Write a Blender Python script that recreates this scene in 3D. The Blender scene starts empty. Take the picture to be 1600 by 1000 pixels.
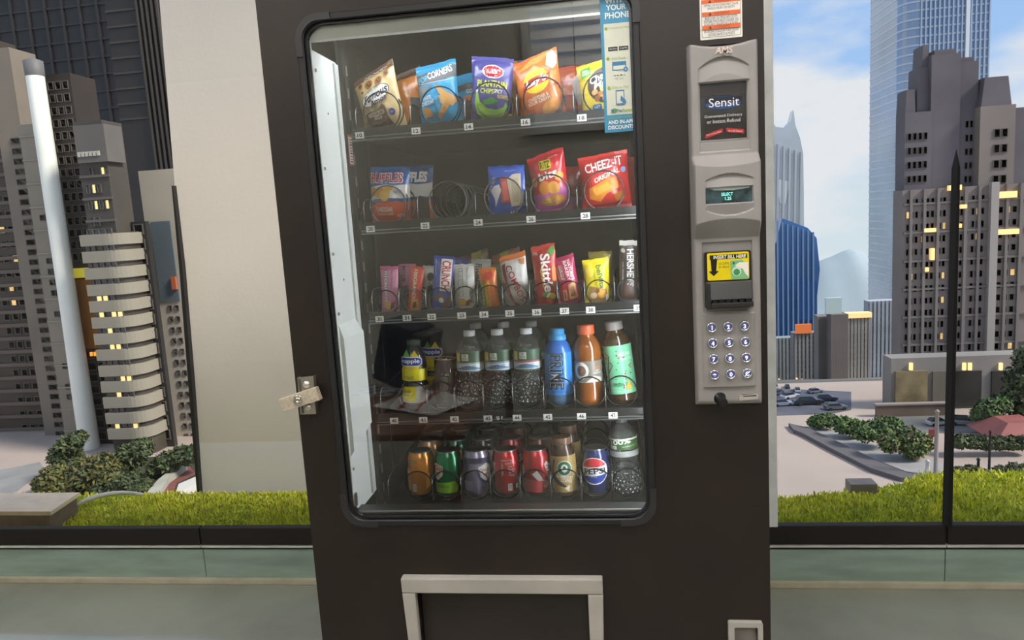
import bpy, bmesh, math, random
from mathutils import Vector, Matrix, noise
S = bpy.context.scene
COL = S.collection
rnd = random.Random(7)
PI = math.pi

# ---------------------------------------------------------------- camera
CAM = Vector((0.6791, -1.4557, 1.3313)); YAW, PITCH, ROLL, FPX = 0.1341, -0.1396, 0.0614, 1123.56
ROT = (Matrix.Rotation(YAW, 3, 'Z') @ Matrix.Rotation(PITCH, 3, 'X') @ Matrix.Rotation(ROLL, 3, 'Y'))
cd = bpy.data.cameras.new('camera'); cam = bpy.data.objects.new('camera', cd); COL.objects.link(cam)
cd.sensor_width = 36; cd.lens = FPX / 1600 * 36; cd.clip_start = 0.02; cd.clip_end = 6000
M3 = Matrix((ROT.col[0], ROT.col[2], -ROT.col[1])).transposed()
cam.matrix_world = Matrix.Translation(CAM) @ M3.to_4x4()
S.camera = cam

def at(px, py, Y):
    """world point where the sight line through a photo pixel meets the upright plane at depth Y"""
    d = ROT @ Vector(((px - 800) / FPX, 1, -(py - 500) / FPX))
    return CAM + d * ((Y - CAM.y) / d.y)
def atz(px, py, Z):
    d = ROT @ Vector(((px - 800) / FPX, 1, -(py - 500) / FPX))
    return CAM + d * ((Z - CAM.z) / d.z)
def mpp(P):
    return (ROT.transposed() @ (Vector(P) - CAM)).y / FPX

# ---------------------------------------------------------------- world, lights, exposure
vs = S.view_settings; vs.view_transform = 'Standard'; vs.look = 'None'; vs.exposure = 0.0; vs.gamma = 1.0; vs.use_curve_mapping = False
S.cycles.max_bounces = 8; S.cycles.transparent_max_bounces = 24; S.cycles.sample_clamp_indirect = 6; S.cycles.caustics_reflective = False; S.cycles.caustics_refractive = False
W = bpy.data.worlds.new('sky'); S.world = W; W.use_nodes = True
nt = W.node_tree; nt.nodes.clear(); N = nt.nodes.new; L = nt.links.new
out = N('ShaderNodeOutputWorld'); bg = N('ShaderNodeBackground'); tc = N('ShaderNodeTexCoord'); sep = N('ShaderNodeSeparateXYZ')
L(tc.outputs['Generated'], sep.inputs[0])
gr = N('ShaderNodeValToRGB'); gr.color_ramp.elements[0].position = 0.0; gr.color_ramp.elements[0].color = (.50, .58, .62, 1)
gr.color_ramp.elements[1].position = .55; gr.color_ramp.elements[1].color = (.20, .34, .66, 1)
e = gr.color_ramp.elements.new(.14); e.color = (.28, .44, .69, 1)
L(sep.outputs[2], gr.inputs[0])
mp = N('ShaderNodeMapping'); mp.inputs['Scale'].default_value = (1.0, 1.0, 2.6); mp.inputs['Location'].default_value = (.15, .35, .62)
L(tc.outputs['Generated'], mp.inputs[0])
nz = N('ShaderNodeTexNoise'); nz.inputs['Scale'].default_value = 3.4; nz.inputs['Detail'].default_value = 7; nz.inputs['Roughness'].default_value = .5
L(mp.outputs[0], nz.inputs['Vector'])
cr = N('ShaderNodeValToRGB'); cr.color_ramp.elements[0].position = .44; cr.color_ramp.elements[0].color = (0, 0, 0, 1); cr.color_ramp.elements[1].position = .58; cr.color_ramp.elements[1].color = (1, 1, 1, 1)
L(nz.outputs['Fac'], cr.inputs[0])
mx = N('ShaderNodeMixRGB'); mx.inputs[2].default_value = (.60, .62, .65, 1); L(cr.outputs[0], mx.inputs[0]); L(gr.outputs[0], mx.inputs[1])
L(mx.outputs[0], bg.inputs[0]); bg.inputs[1].default_value = 1.35; L(bg.outputs[0], out.inputs[0])

sd = bpy.data.lights.new('sun', 'SUN'); sd.energy = 5.0; sd.angle = math.radians(12); sd.color = (1, .95, .86)
so = bpy.data.objects.new('sun', sd); COL.objects.link(so); so.rotation_euler = (math.radians(49), 0, math.radians(74.6))

# ---------------------------------------------------------------- materials
def lin(h):
    h = h.lstrip('#'); o = []
    for i in (0, 2, 4):
        c = int(h[i:i+2], 16) / 255; o.append(c / 12.92 if c <= .04045 else ((c + .055) / 1.055) ** 2.4)
    return o + [1]
MATS = {}
def mat(key, hexc, rough=.5, metal=0, spec=.5, var=.08, scale=14, bump=0, emit=0, coat=0, bscale=None, trans=0, alpha=1, dark=None, stretch=None):
    """procedural material: a base colour broken by noise, optional relief, wear colour, gloss, emission"""
    if key in MATS: return MATS[key]
    m = bpy.data.materials.new(key); m.use_nodes = True; t = m.node_tree; b = t.nodes['Principled BSDF']
    c = lin(hexc) if isinstance(hexc, str) else list(hexc) + [1]
    co = t.nodes.new('ShaderNodeTexCoord'); vec = co.outputs['Object']
    if stretch:
        mpn = t.nodes.new('ShaderNodeMapping'); mpn.inputs['Scale'].default_value = stretch; t.links.new(vec, mpn.inputs[0]); vec = mpn.outputs[0]
    n = t.nodes.new('ShaderNodeTexNoise'); n.inputs['Scale'].default_value = scale; n.inputs['Detail'].default_value = 4
    t.links.new(vec, n.inputs['Vector'])
    r = t.nodes.new('ShaderNodeValToRGB'); t.links.new(n.outputs['Fac'], r.inputs[0])
    d = lin(dark) if dark else [x * (1 - var * 2) for x in c[:3]] + [1]
    r.color_ramp.elements[0].position = .3; r.color_ramp.elements[0].color = d
    r.color_ramp.elements[1].position = .62; r.color_ramp.elements[1].color = [min(1, x * (1 + var * .5)) for x in c[:3]] + [1]
    t.links.new(r.outputs[0], b.inputs['Base Color'])
    b.inputs['Roughness'].default_value = rough; b.inputs['Metallic'].default_value = metal
    b.inputs['Specular IOR Level'].default_value = spec; b.inputs['Coat Weight'].default_value = coat; b.inputs['Coat Roughness'].default_value = .12
    b.inputs['Transmission Weight'].default_value = trans; b.inputs['Alpha'].default_value = alpha
    if emit:
        b.inputs['Emission Color'].default_value = c; b.inputs['Emission Strength'].default_value = emit
    if bump:
        bn = t.nodes.new('ShaderNodeBump'); bn.inputs['Strength'].default_value = bump; bn.inputs['Distance'].default_value = .01
        n2 = t.nodes.new('ShaderNodeTexNoise'); n2.inputs['Scale'].default_value = bscale or scale * 4; n2.inputs['Detail'].default_value = 3
        t.links.new(vec, n2.inputs['Vector']); t.links.new(n2.outputs['Fac'], bn.inputs['Height']); t.links.new(bn.outputs[0], b.inputs['Normal'])
    MATS[key] = m; return m
def clear(key, tint=(1, 1, 1), refl=1.0, rough=.02, haze=0, hazecol=(.8, .8, .8), bump=0, bscale=60):
    """thin clear sheet: see-through with a Fresnel mirror on it and a little dust"""
    if key in MATS: return MATS[key]
    m = bpy.data.materials.new(key); m.use_nodes = True; t = m.node_tree; t.nodes.clear(); n = t.nodes.new; l = t.links.new
    o = n('ShaderNodeOutputMaterial'); tr = n('ShaderNodeBsdfTransparent'); tr.inputs[0].default_value = (*tint, 1)
    gl = n('ShaderNodeBsdfGlossy'); gl.inputs['Roughness'].default_value = rough; fr = n('ShaderNodeFresnel'); fr.inputs[0].default_value = 1.5
    mu = n('ShaderNodeMath'); mu.operation = 'MULTIPLY'; mu.inputs[1].default_value = refl; mu.use_clamp = True; l(fr.outputs[0], mu.inputs[0])
    ms = n('ShaderNodeMixShader'); l(mu.outputs[0], ms.inputs[0]); l(tr.outputs[0], ms.inputs[1]); l(gl.outputs[0], ms.inputs[2]); last = ms
    if bump:
        bn = n('ShaderNodeBump'); bn.inputs['Strength'].default_value = bump; bn.inputs['Distance'].default_value = .004
        nn = n('ShaderNodeTexVoronoi'); nn.inputs['Scale'].default_value = bscale; l(nn.outputs['Distance'], bn.inputs['Height']); l(bn.outputs[0], gl.inputs['Normal']); l(bn.outputs[0], fr.inputs['Normal'])
    if haze:
        df = n('ShaderNodeBsdfDiffuse'); df.inputs[0].default_value = (*hazecol, 1); m2 = n('ShaderNodeMixShader')
        nn = n('ShaderNodeTexNoise'); nn.inputs['Scale'].default_value = 9; nn.inputs['Detail'].default_value = 6
        mm = n('ShaderNodeMath'); mm.operation = 'MULTIPLY'; mm.inputs[1].default_value = haze * 2; l(nn.outputs['Fac'], mm.inputs[0])
        l(mm.outputs[0], m2.inputs[0]); l(ms.outputs[0], m2.inputs[1]); l(df.outputs[0], m2.inputs[2]); last = m2
    l(last.outputs[0], o.inputs[0]); MATS[key] = m; return m
def ink(h, rough=.38): return mat('ink_' + h + ('' if rough == .38 else str(rough)), h, rough, var=.04, scale=30)

# ---------------------------------------------------------------- mesh helpers
class MB:
    def __init__(s): s.v = []; s.f = []; s.m = []; s.s = []
    def add(s, vs, fs, mi=0, sm=False):
        o = len(s.v); s.v += [tuple(p) for p in vs]
        for f in fs: s.f.append([i + o for i in f]); s.m.append(mi); s.s.append(sm)
        return s
    def box(s, x0, x1, y0, y1, z0, z1, mi=0):
        return s.add([(x0,y0,z0),(x1,y0,z0),(x1,y1,z0),(x0,y1,z0),(x0,y0,z1),(x1,y0,z1),(x1,y1,z1),(x0,y1,z1)],
            [(0,3,2,1),(4,5,6,7),(0,1,5,4),(1,2,6,5),(2,3,7,6),(3,0,4,7)], mi)
    def hexa(s, a, b, mi=0):
        """a: four points of one face, b: the four points behind them"""
        return s.add(list(a) + list(b), [(0,1,2,3),(7,6,5,4),(0,4,5,1),(1,5,6,2),(2,6,7,3),(3,7,4,0)], mi)
    def prism(s, poly, y0, y1, mi=0):
        n = len(poly)
        return s.add([(x, y0, z) for x, z in poly] + [(x, y1, z) for x, z in poly],
            [list(range(n)), list(range(2*n-1, n-1, -1))] + [(i, i+n, (i+1) % n + n, (i+1) % n) for i in range(n)], mi)
    def prismz(s, poly, z0, z1, mi=0):
        n = len(poly)
        return s.add([(x, y, z0) for x, y in poly] + [(x, y, z1) for x, y in poly],
            [list(range(n-1, -1, -1)), list(range(n, 2*n))] + [(i, (i+1) % n, (i+1) % n + n, i+n) for i in range(n)], mi)
    def prismx(s, poly, x0, x1, mi=0):
        n = len(poly)
        return s.add([(x0, y, z) for y, z in poly] + [(x1, y, z) for y, z in poly],
            [list(range(n)), list(range(2*n-1, n-1, -1))] + [(i, i+n, (i+1) % n + n, (i+1) % n) for i in range(n)], mi)
    def tube(s, path, r, n=6, mi=0, closed=False):
        P = [Vector(p) for p in path]; k = len(P); vs = []; up = None
        for i, p in enumerate(P):
            t = (P[(i+1) % k] - P[i-1]) if closed else (P[min(i+1, k-1)] - P[max(i-1, 0)])
            t.normalize()
            if up is None: up = t.orthogonal().normalized()
            up = (up - t * up.dot(t)).normalized(); w = t.cross(up)
            rr = r[i] if isinstance(r, (list, tuple)) else r
            vs += [p + (up * math.cos(2*PI*j/n) + w * math.sin(2*PI*j/n)) * rr for j in range(n)]
        fs = [(i*n + j, i*n + (j+1) % n, ((i+1) % k)*n + (j+1) % n, ((i+1) % k)*n + j) for i in range(k if closed else k-1) for j in range(n)]
        if not closed: fs += [list(range(n-1, -1, -1)), list(range((k-1)*n, k*n))]
        return s.add(vs, fs, mi, True)
    def lathe(s, prof, n=28, mi=0, o=(0, 0, 0), caps=True, sm=True):
        k = len(prof); vs = [(o[0] + r*math.sin(2*PI*j/n), o[1] - r*math.cos(2*PI*j/n), o[2] + z) for r, z in prof for j in range(n)]
        s.add(vs, [(i*n + j, i*n + (j+1) % n, (i+1)*n + (j+1) % n, (i+1)*n + j) for i in range(k-1) for j in range(n)], mi, sm)
        if caps: s.add(vs[:n], [list(range(n-1, -1, -1))], mi); s.add(vs[-n:], [list(range(n))], mi)
        return s
    def grid(s, fn, nu, nv, mi=0, sm=True, flip=False):
        vs = [fn(i / nu, j / nv) for j in range(nv+1) for i in range(nu+1)]; q = nu + 1
        fs = [(j*q+i, j*q+i+1, (j+1)*q+i+1, (j+1)*q+i) for j in range(nv) for i in range(nu)]
        return s.add(vs, [f[::-1] for f in fs] if flip else fs, mi, sm)
    def plate(s, outer, holes, y0, y1, mi=0):
        """flat sheet in XZ with holes, thickness from y0 to y1"""
        bm = bmesh.new(); es = []
        for lp in [outer] + holes:
            vs = [bm.verts.new((x, y0, z)) for x, z in lp]
            es += [bm.edges.new((vs[i], vs[(i+1) % len(vs)])) for i in range(len(vs))]
        bmesh.ops.triangle_fill(bm, edges=es, use_beauty=True)
        r = bmesh.ops.extrude_face_region(bm, geom=bm.faces[:])
        bmesh.ops.translate(bm, vec=(0, y1 - y0, 0), verts=[g for g in r['geom'] if isinstance(g, bmesh.types.BMVert)])
        bmesh.ops.recalc_face_normals(bm, faces=bm.faces[:]); bm.verts.index_update()
        s.add([v.co[:] for v in bm.verts], [[v.index for v in f.verts] for f in bm.faces], mi); bm.free(); return s
    def build(s, name, mats, parent=None, bevel=0, seg=2, recalc=True, data=False):
        me = bpy.data.meshes.new(name); me.from_pydata(s.v, [], s.f)
        for m in (mats if isinstance(mats, (list, tuple)) else [mats]): me.materials.append(m)
        me.polygons.foreach_set('material_index', s.m); me.polygons.foreach_set('use_smooth', s.s)
        if bevel or recalc:
            bm = bmesh.new(); bm.from_mesh(me)
            if bevel:
                bmesh.ops.remove_doubles(bm, verts=bm.verts[:], dist=1e-6)
                ee = [e for e in bm.edges if len(e.link_faces) == 2 and e.calc_face_angle(0) > .6]
                bmesh.ops.bevel(bm, geom=ee, offset=bevel, segments=seg, affect='EDGES', profile=.6, clamp_overlap=True)
            bmesh.ops.recalc_face_normals(bm, faces=bm.faces[:]); bm.to_mesh(me); bm.free()
        if data: return me
        return link(name, me, parent)
def link(name, me, parent=None):
    o = bpy.data.objects.new(name, me); COL.objects.link(o)
    if parent: o.parent = parent
    return o
def tag(o, label, cat, group=None, kind=None):
    if label: o['label'] = label
    if cat: o['category'] = cat
    if group: o['group'] = group
    if kind: o['kind'] = kind
    return o
def thing(name, label, cat, loc=(0, 0, 0), group=None, rot=(0, 0, 0)):
    o = bpy.data.objects.new(name, None); COL.objects.link(o); o.location = loc; o.rotation_euler = rot; o.empty_display_size = .05
    return tag(o, label, cat, group)
def struct(o): o['kind'] = 'structure'; return o
def rr(x0, x1, z0, z1, r, n=6):
    o = []
    for cx, cz, a in ((x1-r, z1-r, 0), (x0+r, z1-r, 90), (x0+r, z0+r, 180), (x1-r, z0+r, 270)):
        o += [(cx + r*math.cos(math.radians(a + 90*i/n)), cz + r*math.sin(math.radians(a + 90*i/n))) for i in range(n+1)]
    return o
TXT = {}
def text2d(body, bold=0, shear=0):
    """letters as flat triangles, normalised to a unit box; also the width/height ratio"""
    k = (body, bold, shear)
    if k in TXT: return TXT[k]
    cu = bpy.data.curves.new('t', 'FONT'); cu.body = body; cu.dimensions = '2D'; cu.fill_mode = 'BOTH'; cu.resolution_u = 3; cu.offset = bold; cu.shear = shear
    cu.align_x = 'CENTER'; cu.space_line = .85
    ob = bpy.data.objects.new('t', cu); me = ob.to_mesh(); vs = [v.co[:2] for v in me.vertices]; fs = [tuple(p.vertices) for p in me.polygons]
    ob.to_mesh_clear(); bpy.data.objects.remove(ob); bpy.data.curves.remove(cu)
    x0 = min(v[0] for v in vs); x1 = max(v[0] for v in vs); y0 = min(v[1] for v in vs); y1 = max(v[1] for v in vs)
    r = ([((x-x0)/(x1-x0) - .5, (y-y0)/(y1-y0) - .5) for x, y in vs], fs, (x1-x0)/(y1-y0)); TXT[k] = r
    return r
def decal(items, surf, W, H, step=.007, off0=.0006, doff=.00012, flat=False):
    """flat print laid on a surface. items use u (-.5..5) across and v (0..1) up; surf(s, t, off) -> point"""
    mb = MB(); cols = []
    for k, it in enumerate(items):
        kind, col = it[0], it[1]
        if kind == 'r': u0, v0, u1, v1 = it[2:6]; vs = [(u0, v0), (u1, v0), (u1, v1), (u0, v1)]; fs = [(0, 1, 2, 3)]
        elif kind == 'p': vs = it[2]; fs = [tuple(range(len(vs)))]
        elif kind in 'eo':
            cu, cv, ru, rv = it[2:6]; a = math.radians(it[6]) if len(it) > 6 else 0; n = 22
            ring = lambda q: [(cu + (ru*q*math.cos(t)*W*math.cos(a) - rv*q*math.sin(t)*H*math.sin(a))/W, cv + (ru*q*math.cos(t)*W*math.sin(a) + rv*q*math.sin(t)*H*math.cos(a))/H) for t in [2*PI*i/n for i in range(n)]]
            if kind == 'e': vs = [(cu, cv)] + ring(1); fs = [(0, i+1, (i+1) % n + 1) for i in range(n)]
            else: th = it[7]; vs = ring(1) + ring(1-th); fs = [(i, (i+1) % n, (i+1) % n + n, i+n) for i in range(n)]
        elif kind in 'tb':
            body, cu, cv, w, h = it[2:7]; a = math.radians(it[7]) if len(it) > 7 else 0; sh = it[8] if len(it) > 8 else 0
            bold = (it[9] if len(it) > 9 else (.025 if kind == 'b' else 0))
            tv, fs, ar = text2d(body, bold, sh)
            vt = 45 < abs(math.degrees(a)) < 135; hh = h*(W if vt else H); ww = w*(H if vt else W) if w else hh*ar
            vs = [(cu + (x*ww*math.cos(a) - y*hh*math.sin(a))/W, cv + (x*ww*math.sin(a) + y*hh*math.cos(a))/H) for x, y in tv]
        off = off0 + k*doff
        pts = [(u*W, v*H) for u, v in vs]
        if not flat:
            bm = bmesh.new(); bv = [bm.verts.new((x, y, 0)) for x, y in pts]
            for f in fs:
                try: bm.faces.new([bv[i] for i in f])
                except ValueError: pass
            bmesh.ops.triangulate(bm, faces=bm.faces[:])
            for _ in range(5):
                ee = [e for e in bm.edges if e.calc_length() > step]
                if not ee: break
                bmesh.ops.subdivide_edges(bm, edges=ee, cuts=1); bmesh.ops.triangulate(bm, faces=[f for f in bm.faces if len(f.verts) > 3])
            bm.verts.index_update(); pts = [v.co[:2] for v in bm.verts]; fs = [[v.index for v in f.verts] for f in bm.faces]; bm.free()
        if col not in cols: cols.append(col)
        mb.add([surf(x, y, off) for x, y in pts], fs, cols.index(col), not flat)
    return mb, [c if not isinstance(c, str) else ink(c) for c in cols]
def flat_print(name, items, W, H, P, parent, off=.0006, doff=.0002):
    """flat print on a plane facing the room; P = lower middle corner"""
    mb, ms = decal(items, lambda x, z, o: (P[0] + x, P[1] - o, P[2] + z), W, H, off0=off, doff=doff, flat=True)
    return mb.build(name, ms, parent, recalc=False)

# ================================================================ ROOM SHELL
RX0, RX1, RY0, RY1, RH = -4.2, 5.2, -3.6, 1.0, 2.9
floor_m = mat('polished_floor', '#96978b', .07, var=.10, scale=2.2, spec=.6)
wall_m = mat('room_wall_paint', '#c2bfb0', .8, var=.05, scale=3, bump=.05)
ceil_m = mat('ceiling_paint', '#c9c6bf', .9, var=.03)
struct(MB().box(RX0, RX1, RY0, RY1 + .02, -.12, 0).build('floor', floor_m))
struct(MB().box(RX0, RX1, RY0, RY1 + .12, RH, RH + .15).build('ceiling', ceil_m))
struct(MB().box(RX0 - .12, RX0, RY0, RY1 + .12, -.12, RH).build('wall_left', wall_m))
struct(MB().box(RX1, RX1 + .12, RY0, RY1 + .12, -.12, RH).build('wall_right', wall_m))
dark_al = mat('dark_bronze_frame', '#18110e', .75, var=.12, scale=6)
white_al = mat('pale_gasket', '#c9c8c2', .5)
black_g = mat('black_gap', '#0a0a0a', .6)
green_gl = mat('green_back_painted_glass', '#93a79c', .12, var=.12, scale=3, coat=.5, stretch=(1, 1, 6))
cream = mat('cream_threshold', '#b8b19c', .5)
PX = at(315, 840, 1.0).x; MXR = at(1481, 700, 1.0).x
for n, (x0, x1) in enumerate(((RX0, PX), (PX, MXR), (MXR, RX1))):
    w = struct(MB().box(x0 + .002, x1 - .002, RY1 - .01, RY1 + .022, .160, .228).build('window_%d' % (n + 1), dark_al, bevel=.004))
    MB().box(x0 + .002, x1 - .002, RY1 - .012, RY1 + .03, .150, .157).build('pale_gasket', white_al, w)
    MB().box(x0, x1, RY1 + .004, RY1 + .03, .137, .150).build('shadow_gap', black_g, w)
    MB().box(x0 + .0015, x1 - .0015, RY1, RY1 + .03, .022, .137).build('low_glass_panel', green_gl, w)
    MB().box(x0, x1, RY1 + .03, RY1 + .05, 0, .16).build('backing', black_g, w)
    MB().add([(x0, RY1 + .02, .228), (x1, RY1 + .02, .228), (x1, RY1 + .02, RH - .06), (x0, RY1 + .02, RH - .06)], [(0, 1, 2, 3)]).build('pane', clear('window_glass', (.97, .98, .98), .8, .01), w, recalc=False)
    MB().box(x0, x1, RY1 - .01, RY1 + .05, RH - .06, RH).build('head', dark_al, w)
bb = struct(MB().box(RX0, RX1, RY1 - .014, RY1 + .01, 0, .022).build('baseboard_window', cream, bevel=.003))
# glazing posts
a = at(1482, 238, .98); b = at(1482, 822, .98)
struct(MB().hexa([(b.x - .007, .97, b.z), (b.x + .007, .97, b.z), (b.x + .004, .97, a.z - .05), (b.x - .004, .97, a.z - .05)], [(b.x - .007, 1.01, b.z), (b.x + .007, 1.01, b.z), (b.x + .004, 1.01, a.z - .05), (b.x - .004, 1.01, a.z - .05)])
    .add([(b.x - .004, .97, a.z - .05), (b.x + .004, .97, a.z - .05), (b.x + .004, 1.01, a.z - .05), (b.x - .004, 1.01, a.z - .05), (b.x, .99, a.z + .01)], [(0, 1, 4), (1, 2, 4), (2, 3, 4), (3, 0, 4)]).build('trim_1', mat('black_post', '#0a0807', .9)))
j0 = at(1207, 640, .985); j1 = at(1207, 0, .985)
struct(MB().box(j0.x - .05, j0.x + .012, .975, .995, .23, RH - .06).build('trim_2', mat('white_jamb', '#d9dbdc', .4), bevel=.003))
# rear wall with the blinds that the machine's glass mirrors
GY = .012
def mir(px, py, Y): p = at(px, py, 2*GY - Y); return Vector((p.x, Y, p.z))
bl0 = mir(838, 190, RY0); bl1 = mir(1030, -30, RY0)
wz0, wz1, wx0, wx1 = bl0.z - .04, min(bl1.z, 2.8), bl0.x - .02, bl0.x + 1.5
struct(MB().plate([(RX0, -.12), (RX1, -.12), (RX1, RH), (RX0, RH)], [[(wx0, wz0), (wx1, wz0), (wx1, wz1), (wx0, wz1)]], RY0 - .12, RY0).build('wall_rear', wall_m))
w = struct(MB().plate([(wx0 - .05, wz0 - .05), (wx1 + .05, wz0 - .05), (wx1 + .05, wz1 + .05), (wx0 - .05, wz1 + .05)], [[(wx0, wz0), (wx1, wz0), (wx1, wz1), (wx0, wz1)]], RY0 - .02, RY0 + .03).build('window_4', white_al))
slat_m = mat('aluminium_blind', '#f0f2f2', .4); sh = .095; nsl = int((wz1 - wz0) / sh)
sm = MB().prismx([(-.030, .045), (-.012, .034), (.010, .006), (.024, -.040), (.021, -.041), (.006, .003), (-.014, .030), (-.031, .042)], wx0 + .01, wx1 - .01).build('blind_slat', slat_m, data=True)
for i in range(nsl):
    o = link('blind_slat', sm, w); o.location = (0, RY0 - .03, wz0 + .05 + i * sh)
for fx in (.2, .8):
    MB().tube([(wx0 + (wx1-wx0)*fx, RY0 - .01, wz0), (wx0 + (wx1-wx0)*fx, RY0 - .01, wz1)], .003).build('blind_cord', black_g, w)
# ceiling light panels
lp = mat('light_diffuser', '#fdf8f2', .5, emit=15); lf = mat('light_frame', '#d8d8d4', .4, metal=.3)
for i, (x, y) in enumerate(((-1.4, -.55), (.9, -1.0), (3.0, -1.0), (-1.4, -2.7), (1.0, -3.22))):
    t = thing('ceiling_light', ['square light panel over the left end of the room', 'square light panel over the vending machine', 'square light panel over the right end of the room', 'square light panel far back on the left', 'square light panel far back on the right'][i], 'ceiling light', (x, y, RH), 'ceiling light panels')
    MB().plate(rr(-.62, .62, -.32, .32, .01, 2), [rr(-.58, .58, -.28, .28, .01, 2)], 0, .03).build('frame', lf, t).rotation_euler = (PI/2, 0, 0)
    MB().box(-.585, .585, -.285, .285, -.012, -.004).build('diffuser', lp, t)

# things behind the photographer that the glass mirrors
def mirz(px, py, z): p = atz(px, py, z); return Vector((p.x, 2*GY - p.y, p.z))
TZ = .45; a = mirz(575, 655, TZ); b = mirz(770, 560, TZ)
T = thing('low_table', 'low brown wooden table behind the photographer, mirrored in the glass', 'table', ((a.x + b.x)/2, (a.y + b.y)/2, 0))
tw, td = abs(b.x - a.x)/2 + .12, abs(b.y - a.y)/2 + .25; wood = mat('table_wood', '#6b4632', .45, var=.15, scale=6, stretch=(1, 8, 1))
MB().box(-tw, tw, -td, td, TZ - .03, TZ).build('tabletop', wood, T, bevel=.005)
for sx_ in (-1, 1):
    for sy_ in (-1, 1): MB().box(sx_*(tw-.06) - .025, sx_*(tw-.06) + .025, sy_*(td-.06) - .025, sy_*(td-.06) + .025, 0, TZ - .03).build('leg', wood, T)
q = mirz(622, 600, TZ)
C = thing('navy_case', 'tilted navy blue storage case on the low table, mirrored in the glass', 'case', (q.x, q.y, TZ + .03), None, (0, .32, .3))
MB().box(-.10, .10, -.12, .12, 0, .34).build('case_body', mat('case_navy', '#1d2438', .5), C, bevel=.01); MB().box(.10, .16, -.115, .115, .01, .33).build('case_side', mat('case_grey', '#55565c', .5), C, bevel=.006)
q = mirz(665, 632, TZ)
S_ = thing('plastic_bag', 'crumpled white plastic bag with red stripes on the low table', 'bag', (q.x, q.y, TZ), None, (0, 0, .5))
MB().grid(lambda u, v: ((u-.5)*.42, (v-.5)*.34, .012 + .045*math.sin(PI*u)*math.sin(PI*v)*(1 + .6*noise.noise(Vector((u*6, v*6, 1))))), 24, 20).build('sheet', mat('bag_white', '#d6d3cc', .4, bump=.2, bscale=20), S_)
for k in (-.08, .03): MB().grid(lambda u, v: (k + (u-.5)*.02 + v*.06, (v-.5)*.33, .016 + .045*math.sin(PI*(.5 + (k + v*.06)/.42))*math.sin(PI*v)*(1 + .6*noise.noise(Vector(((.5 + (k + v*.06)/.42)*6, v*6, 1))))), 2, 20).build('stripe', mat('bag_red', '#9c2a34', .4), S_)
q = mirz(590, 612, TZ)
K = MB()
for i in range(7):
    for j in range(6): K.add([(q.x + (i-3)*.035 + dx*.035, q.y + (j-3)*.035 + dy*.035, TZ + .012 + .006*math.sin(i*1.3 + j)) for dx, dy in ((0, 0), (1, 0), (1, 1), (0, 1))], [(0, 1, 2, 3)], (i + j) % 2)
K.box(q.x - .105, q.x + .14, q.y - .105, q.y + .105, TZ, TZ + .005, 0)
tag(K.build('checked_cloth', [mat('cloth_white', '#d8d8d6', .8), mat('cloth_navy', '#2a3350', .8)]), 'navy and white checked cloth on the low table, mirrored in the glass', 'cloth')

# ================================================================ VENDING MACHINE
body_m = mat('machine_black_brown', '#251c19', .42, var=.16, scale=5, spec=.45, bump=.03, bscale=220)
inner_m = mat('machine_inner_dark', '#2b2b29', .55, var=.15, scale=5)
white_m = mat('machine_inner_white', '#f6faf4', .45, var=.05, scale=4)
rub_m = mat('rubber_gasket', '#1d1d1f', .5, var=.1)
grey_m = mat('grey_plastic', '#989493', .48, var=.06, scale=9, bump=.02, bscale=400)
silver_m = mat('silver_plastic', '#b5b0aa', .42, var=.08, scale=8)
steel_m = mat('bright_steel', '#b9b3aa', .3, metal=.85, var=.1, scale=30)
VM = thing('vending_machine', 'tall black-brown glass-fronted snack and drink vending machine with grey payment column', 'vending machine')
WX0, WX1, WZ0, WZ1 = .094, .748, .694, 1.746
# door skin with window and delivery openings
MB().plate(rr(0, .99, .09, 1.83, .008, 2), [rr(WX0, WX1, WZ0, WZ1, .037), rr(.234, .611, .29, .531, .004, 2), rr(.913, .963, .40, .456, .003, 2)], 0, .03).build('door_skin', body_m, VM)
cb = MB().box(.004, .986, .900, .92, .07, 1.83).box(.004, .022, .034, .9, .07, 1.83).box(.968, .986, .034, .9, .07, 1.83).box(.004, .986, .034, .92, 1.80, 1.826).box(.004, .986, .034, .92, .07, .1)
cb.build('cabinet', mat('cabinet_side', '#2a2523', .45, var=.1), VM)
for lx in (.06, .93):
    for ly in (.08, .85): MB().lathe([(.02, 0), (.024, .01), (.014, .02), (.014, .07)], 12, o=(lx, ly, 0)).build('levelling_foot', steel_m, VM)
MB().box(.098, .104, .165, .78, .58, 1.77).box(.766, .772, .03, .78, .58, 1.77).box(.098, .772, .78, .786, .58, 1.77).box(.098, .772, .03, .78, 1.765, 1.771).box(.098, .772, .05, .78, .575, .582).build('interior_liner', inner_m, VM)
# slots punched along the left rail
rail = MB().box(.104, .107, .19, .215, .60, 1.74).box(.104, .107, .30, .325, .60, 1.74)
rail.build('shelf_rail', mat('rail_dark', '#353534', .5), VM)
sl = MB().box(-.0004, .0008, -.004, .004, -.011, .011).build('rail_slot', mat('slot_pale', '#8d8d88', .5), data=True)
for k in range(22):
    o = link('rail_slot', sl, VM); o.location = (.1074, .2025, .64 + k*.05)
gk = MB().plate(rr(.0801, .762, .68, 1.76, .05, 8), [rr(WX0, WX1, WZ0, WZ1, .038, 8)], -.006, .006).build('window_gasket', rub_m, VM, bevel=.002, seg=1)
MB().plate(rr(WX0, WX1, WZ0, WZ1, .037, 8), [rr(WX0+.005, WX1-.005, WZ0+.005, WZ1-.005, .033, 8)], .004, .014).build('gasket_lip', mat('gasket_lip', '#34353a', .25, metal=.4), VM)
cm_ = mat('gasket_corner', '#2d2d30', .42)
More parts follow.
